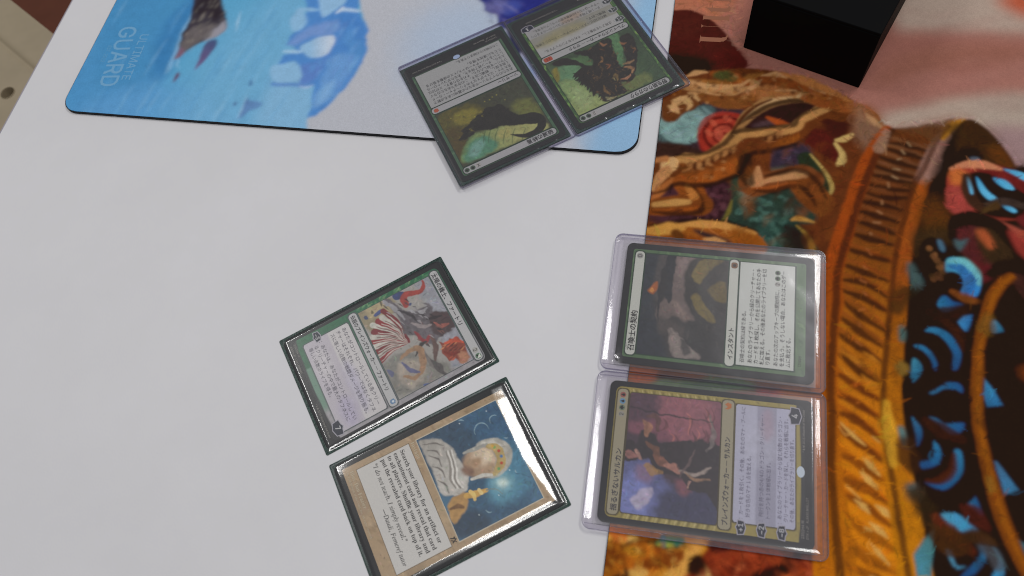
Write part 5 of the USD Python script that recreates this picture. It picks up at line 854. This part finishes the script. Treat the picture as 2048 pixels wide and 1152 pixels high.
def filmD(X, Y):
    dr, dt, dl, db = 33 - X, 45.5 - Y, X + 33, Y + 45.5
    d = np.minimum(np.minimum(dl, dr), np.minimum(dt, db))
    z = .12 + .62 * smooth01((d - .7) / 2.6)
    w_ = .9 * np.sqrt(wav(X, 0 * Y, 9, 21) ** 2 + .02) + .6 * wav(X, 0 * Y, 22, 4) + 1.2 * smooth01((X + 33) / 40) - 1.2
    A = 1.78 * ramp((dt - 4.2 - w_) / 6.2, .08)
    B_ = .62 * ramp((dr - 1.6 - .4 * wav(0 * X, Y, 16, 5)) / (3.9 - 1.2 * smooth01((dt - 30) / 50)), .1) + .055 * np.maximum(dr - 5, 0)
    k = -np.logaddexp(-A / .10, -B_ / .10) * .10 + .069
    k = np.maximum(k, 0) * smooth01((dl + 24) / 34) * smooth01((db + 30) / 45)
    return np.maximum(z + k * smooth01(d / 2) + .010 * wav(X, Y, 9, 3) * smooth01(d / 4), np.where(d > 2.2, cD.zc + .14, .1))
soft_sleeve(cD, filmD, back=GREEN)

# ---- card E: green card with dark ridge picture, in sleeve and thick case
cE = Card('e', 'upside-down green card with dark long-tailed ridge picture, in clear case on blue mat', 'cards in thick cases', 2.02)
cE.panel('frame', 3.0, 3.0, 60.0, 83.6, .45, '3f5c44', 81, .05, paint_frame(['2c4c36', '5c7c58', '20402c', '6a8864'], 0, 8, [(3.7, 3.3, 59.3, 8.4, 1.9), (4.5, 8.4, 58.5, 48.9, .3), (3.7, 48.9, 59.3, 54.0, 1.9), (4.3, 53.4, 58.7, 80.4, .3)], '13281c', lambda p: p.poly([(-1, 80.6), (64, 80.6), (64, 90), (-1, 90)], '1a1a1d', soft=.3, warp=0, curve=False)), r=1.5)
bars(cE, '9a9a9a', (4.1, 3.8, 58.9, 7.9), (4.1, 49.4, 58.9, 53.5))
zq5 = cE.px(780, 0, 2.955)
def artE(p):
    B = lambda pts, col, **k: p.poly(np.array(pts, float), col, **{**dict(soft=1, warp=.8), **k})
    B([(500, 560), (790, 450), (960, 700), (920, 740), (860, 640), (700, 640)], '484a38', soft=4, warp=2); B([(720, 620), (820, 580), (900, 660), (880, 700), (760, 680)], '74783c', soft=5, warp=1.5); B([(280, 700), (440, 620), (560, 640), (540, 720), (420, 780), (320, 800)], '635c26', soft=3, warp=2); B([(380, 680), (480, 640), (520, 660), (480, 720), (400, 740)], '8a8030', soft=2.5, warp=1.5); B([(330, 780), (420, 760), (460, 860), (440, 960), (400, 940)], '584a20', soft=3, warp=1.5)
    B([(420, 960), (470, 820), (600, 760), (760, 740), (880, 720), (930, 760), (700, 860), (560, 920)], '79985e', soft=2.5, warp=1.2, col2='b0b070', ax=[(480, 860), (740, 770)]); B([(450, 960), (460, 860), (560, 800), (640, 860), (560, 920)], '5c9474', soft=3, warp=1.2); B([(460, 900), (520, 830), (560, 850), (500, 930)], '7fae9e', soft=3); B([(640, 780), (700, 750), (720, 800), (660, 820)], 'b0ac6a', soft=2)
    for x in (570, 600, 640, 690, 740, 800): p.stroke([(x, 760), (x - 14, 800), (x - 20, 850)], [.3, .9, .2], '47623c', soft=.6, a=.6)
    B([(410, 830), (430, 790), (415, 770), (460, 745), (480, 710), (540, 670), (560, 640), (620, 625), (640, 610), (700, 650), (760, 680), (820, 690), (860, 682), (900, 700), (890, 730), (800, 735), (720, 745), (640, 750), (600, 765), (520, 770), (490, 800), (440, 828)], '28251f', soft=.9, warp=1.1, tex=.4)
    p.stroke([(780, 705), (850, 690), (890, 705), (896, 740), (870, 775), (820, 798), (770, 803), (715, 797)], [14, 12, 10, 8, 6.5, 5, 3, .6] if 0 else [6.5, 6, 5.2, 4.6, 4, 3.2, 2.2, .4], '28251f', soft=.6, warp=.4)
    for x, y in ((605, 575), (590, 590), (630, 560), (500, 690), (360, 700), (680, 590), (560, 600)): p.blob((x, y), (4, 3), 'b0a83c', soft=.5, warp=.2, a=.8)
    for i in range(40):
        q = np.random.default_rng(i + 9); x, y = q.uniform(300, 560), q.uniform(640, 820); p.stroke([(x, y), (x + q.normal(0, 10), y + 8), (x + q.normal(0, 16), y + 14)], [.1, q.uniform(.3, 1), .1], ['3a3a24', '9a8c34', '4a4a28'][i % 3], soft=.5, a=.5)
cE.panel('artwork', 4.9, 8.8, 58.1, 48.4, .3, '484832', 82, .10, artE, map=zq5, k=1.0)
cE.add('text_box', rrect(4.8, 54.2, 58.2, 80.0, .05), ink('979896'), .10)
I3 = ink('26262a', 1.0)
cE.text('title_lettering', [('破滅の終焉', 5.8, 7.2, 3.3, dict(width=15.5, bold=.8))], I3); cE.text('type_lettering', [('ソーサリー', 5.6, 52.7, 2.7, dict(width=12.5, bold=.7))], I3)
cE.text('rules_lettering', [('あなたのライブラリーやあなたの墓地にある点数で', 6.2, 57.6, 2.3, dict(width=49.5)), ('見たマナ・コストがＸ以下のクリーチャー・カード', 6.2, 60.3, 2.3, dict(width=49.5)), ('１枚を探し、戦場に出す。この方法であなたのライ', 6.2, 63.0, 2.3, dict(width=49.5)), ('ブラリーを探したなら、それを切り直す。Ｘが10以', 6.2, 65.7, 2.3, dict(width=49.5)), ('上なら、ターン終了時まで、あなたがコントロール', 6.2, 68.4, 2.3, dict(width=49.5)), ('しているクリーチャーは＋Ｘ/＋Ｘの修整を受ける', 6.2, 71.1, 2.3, dict(width=49)), ('とともに速攻を得る。', 6.2, 73.8, 2.3, {}), ('これが終わりの始まりである。', 6.2, 78.2, 2.2, dict(width=28))], ink('3a3a3e', 1.0))
for x, m_, cc in ((50.2, 'X', '9a9894'), (53.6, 'tree', '4a5c4a'), (57.0, 'tree', '4a5c4a')): cE.mana(x, 5.9, 1.45, cc, m_)
cE.add('set_symbol', SHIELD(56.4, 51.4, 2.8, 3.2, 1), ink('a04e34'), .125)
cE.add('foil_stamp', affinity.scale(Point(31.2, 81.2).buffer(1.9), 1.3, .9), ink('1a1a1d'), .125); cE.add('foil_stamp', affinity.scale(Point(31.2, 81.4).buffer(1.7), 1.25, .85), ink('93a4c0', 1.5), .14)
cE.text('credit_lettering', [('160/264 M', 4.6, 83.4, 1.35, dict(style='sans')), ('WAR • JP   Bayard Wu', 4.6, 85.3, 1.35, dict(style='sans')), ('™ & © 2019 Wizards of the Coast', 58.6, 83.6, 1.2, dict(style='sans', align='r'))], GREYINK)
def film_e(c, seed):
    def f(X, Y):
        d = np.minimum(np.minimum(X + 33, 33 - X), np.minimum(Y + 45.5, 45.5 - Y))
        return c.zc + .2 - .06 * (1 - smooth01((d - .3) / 1.6)) + .02 * wav(X, Y, 10, seed) + .42 * np.exp(-((45.5 - Y - 1.6) / .8) ** 2) * np.maximum(wav(X, 0 * Y, 2.6, seed + 3), 0) + .10 * np.exp(-((X + 33 - 2) / 1.2) ** 2) * wav(0 * X, Y, 5, seed + 6)
    return f
soft_sleeve(cE, film_e(cE, 31), back=GREEN)
hard_case(cE, -4.0, -2.9, 64.6, 92.0, 1.55, rim=1.3, rise=2.0, seam=1.1, r=1.6, seed=12, warp=.03, lip=.1, liplen=2.5)

# ---- card F: green card with thorny picture, beside E
cF = Card('f', 'upside-down green card with thorny brown picture, touching both mats', 'cards in thick cases', 2.02)
def greenf(p): p.dabs([(3, 4), (6, 4), (6, 80), (3, 80)], 70, 3, .9, 1.4, ['6a9a44', '3c6a34', '88a850', '1f3c22'], 14, a=.7); p.dabs([(57, 4), (60, 4), (60, 80), (57, 80)], 70, 3, .9, 1.4, ['6a9a44', '3c6a34', '88a850', '1f3c22'], 15, a=.7); p.poly([(-1, 79.0), (9, 79.6), (31, 79.9), (53, 79.4), (64, 78.4), (64, 90), (-1, 90)], '1c1c1f', soft=.4, warp=0, curve=False)
cF.panel('frame', 3.0, 3.0, 60.0, 82.0, .45, '38542f', 91, .05, paint_frame(['2c4828', '56784a', '203a22', '486a3a'], 0, 9, [(4.0, 3.3, 59.2, 8.3, 1.9), (4.4, 8.3, 58.6, 50.3, .4), (4.0, 50.0, 59.2, 55.2, 1.9), (5.0, 54.8, 58.4, 78.6, .4)], '14241a', greenf), r=2)
bars(cF, '999997', (4.5, 3.8, 58.8, 7.8), (4.5, 50.5, 58.8, 54.7))
zq6 = cF.px(1000, 0, 3.97)
def artF(p):
    B = lambda pts, col, **k: p.poly(np.array(pts, float), col, **{**dict(soft=1, warp=.9), **k})
    B([(380, 510), (700, 370), (1010, 230), (1180, 400), (1100, 450), (900, 480), (600, 520)], '3a4c34', soft=4, warp=2); B([(860, 290), (930, 270), (980, 400), (980, 520), (930, 480), (900, 380)], '5c8658', soft=2.5, warp=1.5); B([(540, 470), (700, 450), (730, 520), (640, 530)], '55784a', soft=3, warp=1.5); B([(1060, 420), (1160, 400), (1330, 600), (1200, 680), (1000, 780), (960, 720), (1100, 560)], '40583a', soft=4, warp=2); B([(1000, 640), (1150, 580), (1200, 640), (1020, 740), (930, 770)], '707c46', soft=3, warp=1.5)
    B([(450, 560), (560, 510), (660, 560), (640, 620), (480, 640)], '6a946a', soft=3, warp=1.5); B([(470, 660), (600, 640), (700, 720), (800, 780), (900, 830), (640, 930), (540, 780)], '8aa46a', soft=3, warp=1.5, col2='a0ac6c', ax=[(520, 680), (720, 880)]); B([(560, 700), (660, 720), (740, 800), (640, 860)], 'a2b47c', soft=4, a=.8); B([(420, 560), (460, 540), (470, 640), (440, 650)], '8a8030', soft=2)
    B([(600, 420), (720, 380), (860, 300), (900, 400), (960, 520), (1010, 480), (950, 300), (1040, 270), (1090, 380), (1080, 560), (1050, 640), (960, 660), (1020, 720), (930, 760), (930, 790), (830, 810), (780, 740), (740, 770), (720, 700), (690, 720), (680, 680), (640, 680), (650, 640), (590, 640), (640, 600), (580, 580), (660, 560), (640, 530), (540, 520), (430, 520), (420, 500), (520, 460), (640, 500), (720, 520), (740, 470), (640, 440)], '262019', soft=.8, warp=1, tex=.5)
    for i in range(26):                       # thorny fringe
        q = np.random.default_rng(i + 90); t = i / 25; x, y = 600 + 260 * t + q.normal(0, 8), 590 + 190 * t + q.normal(0, 12); p.stroke([(x + 40, y - 30), (x, y), (x - 26, y + 26 + 8 * q.random())], [3, 1.6, .1], '241e17', soft=.4, warp=.3)
    for pts, w, c in (([(790, 340), (820, 360), (850, 350)], 4, 'a06e48'), ([(790, 390), (830, 400)], 2.4, '7c4c28'), ([(800, 450), (815, 480), (800, 500)], 3.4, '9a7040'), ([(840, 510), (870, 520), (850, 550)], 3, '8c5530'), ([(950, 340), (980, 350), (1000, 340)], 3, '96643e'), ([(1040, 380), (1070, 390), (1060, 420)], 3, '8a5a34'), ([(980, 510), (1020, 500), (1060, 480)], 3.4, 'a8845c'), ([(990, 530), (1050, 540), (1060, 580)], 3.6, 'b08458'), ([(1040, 590), (1010, 620), (960, 630)], 4.2, 'b8805c'), ([(890, 620), (920, 600), (930, 640)], 3.6, '8c7440'), ([(900, 620), (910, 640)], 2, 'b4a870'), ([(820, 680), (840, 720), (870, 750)], 4, '8c6a3a'), ([(840, 770), (880, 780), (920, 770)], 4, '9a9468'), ([(850, 790), (880, 800)], 2.4, 'c0bc90'), ([(920, 680), (930, 720)], 2, '7a5a30'), ([(850, 690), (900, 740)], 1.6, '5c3a1c'), ([(1000, 620), (1020, 600)], 1.8, 'd0a47c')): p.stroke(pts, [w * .2, w * .5, w * .2], c, soft=.8, warp=.9, a=.8, tex=.6)
    for i in range(160):
        q = np.random.default_rng(i + 300); x, y = q.uniform(700, 1060), q.uniform(340, 780); p.stroke([(x, y), (x + q.normal(0, 12), y + 10), (x + q.normal(0, 18), y + 22)], [.1, q.uniform(.4, 1.1), .1], ['5a4424', '1c1812', '7a5a34', '3a2c1a'][i % 4], soft=.4, a=.5)
cF.panel('artwork', 4.8, 8.7, 58.2, 49.9, .3, '4e6644', 92, .10, artF, map=zq6, k=1.05)
def tbF(p):
    p.poly([(4, 54), (62, 54), (62, 63), (4, 63)], '9b9b98', soft=.4, warp=0, curve=False, tex=.03); p.poly([(4, 63), (62, 63), (62, 71), (4, 71)], '85847a', soft=.4, warp=0, curve=False, tex=.05); p.blob((38, 66), (14, 4), '8c8458', soft=5, a=.6); p.blob((30, 74), (7, 3), '9a7c5c', soft=4, a=.5); p.blob((50, 64), (8, 3), '8a8458', soft=4, a=.5)
cF.panel('text_box', 5.4, 55.4, 58.0, 78.2, .5, '929290', 93, .10, tbF)
cF.text('title_lettering', [('野生語りのガラク', 6.0, 7.0, 3.2, dict(width=22.5, bold=.8)), ('やせいがた', 6.2, 4.5, .6, {})], I3); cF.text('type_lettering', [('プレインズウォーカー ― ガラク', 6.0, 53.7, 2.5, dict(width=36, bold=.7))], I3)
IF = ink('45443f', 1.0)
cF.text('rules_lettering', [('：土地２つを対象とし、それらをアンタップする。', 9.6, 59.2, 2.25, dict(width=46)), ('：緑の3/3のビースト・クリーチャー・トークン１体を', 9.6, 65.5, 2.25, dict(width=47.5)), ('戦場に出す。', 10.6, 68.4, 2.25, {}), ('：ターン終了時まで、あなたがコントロールするクリ', 9.6, 73.2, 2.25, dict(width=47)), ('ーチャーは＋3/＋3の修整を受けトランプルを得る。', 10.6, 76.2, 2.25, dict(width=44))], IF)
shield(cF, 'ability_shield', 6.4, 58.4, 6, 4.4, 1, '+1', 2.5, '3a3f3c', '8c8f90'); shield(cF, 'ability_shield', 6.4, 66.4, 6, 4.4, -1, '−1', 2.5, '3a3f3c', '8c8f90'); shield(cF, 'ability_shield', 6.4, 74.2, 6, 4.4, -1, '−4', 2.5, '2a2e30', '8c8f90'); shield(cF, 'loyalty_shield', 55.6, 79.4, 8.0, 5.4, 1, '3', 3.0)
for x, m_, cc in ((50.2, '2', '9a9894'), (53.6, 'tree', '4a5c4a'), (57.0, 'tree', '4a5c4a')): cF.mana(x, 5.9, 1.45, cc, m_)
cF.add('set_symbol', rrect(52.6, 51.1, 57.8, 54.2, .9), ink('9a4028'), .125); cF.add('set_symbol', unary_union([box(54.1, 51.8, 54.5, 53.6), box(55.5, 51.6, 55.9, 53.7)]), ink('5c2014'), .14)
cF.text('credit_lettering', [('GR6/8 M', 4.6, 82.2, 1.35, dict(style='sans')), ('MED • JP   Jeff Miracola', 4.6, 84.2, 1.4, dict(style='sans')), ('™ & © 2018 Wizards of the Coast', 54.6, 84.0, 1.3, dict(style='sans', align='r'))], GREYINK)
soft_sleeve(cF, film_e(cF, 41), back=GREEN)
hard_case(cF, -4.2, -3.0, 65.2, 92.2, 1.55, rim=1.3, rise=2.0, seam=1.1, r=1.6, seed=15, warp=.03, lip=.1, liplen=2.5)
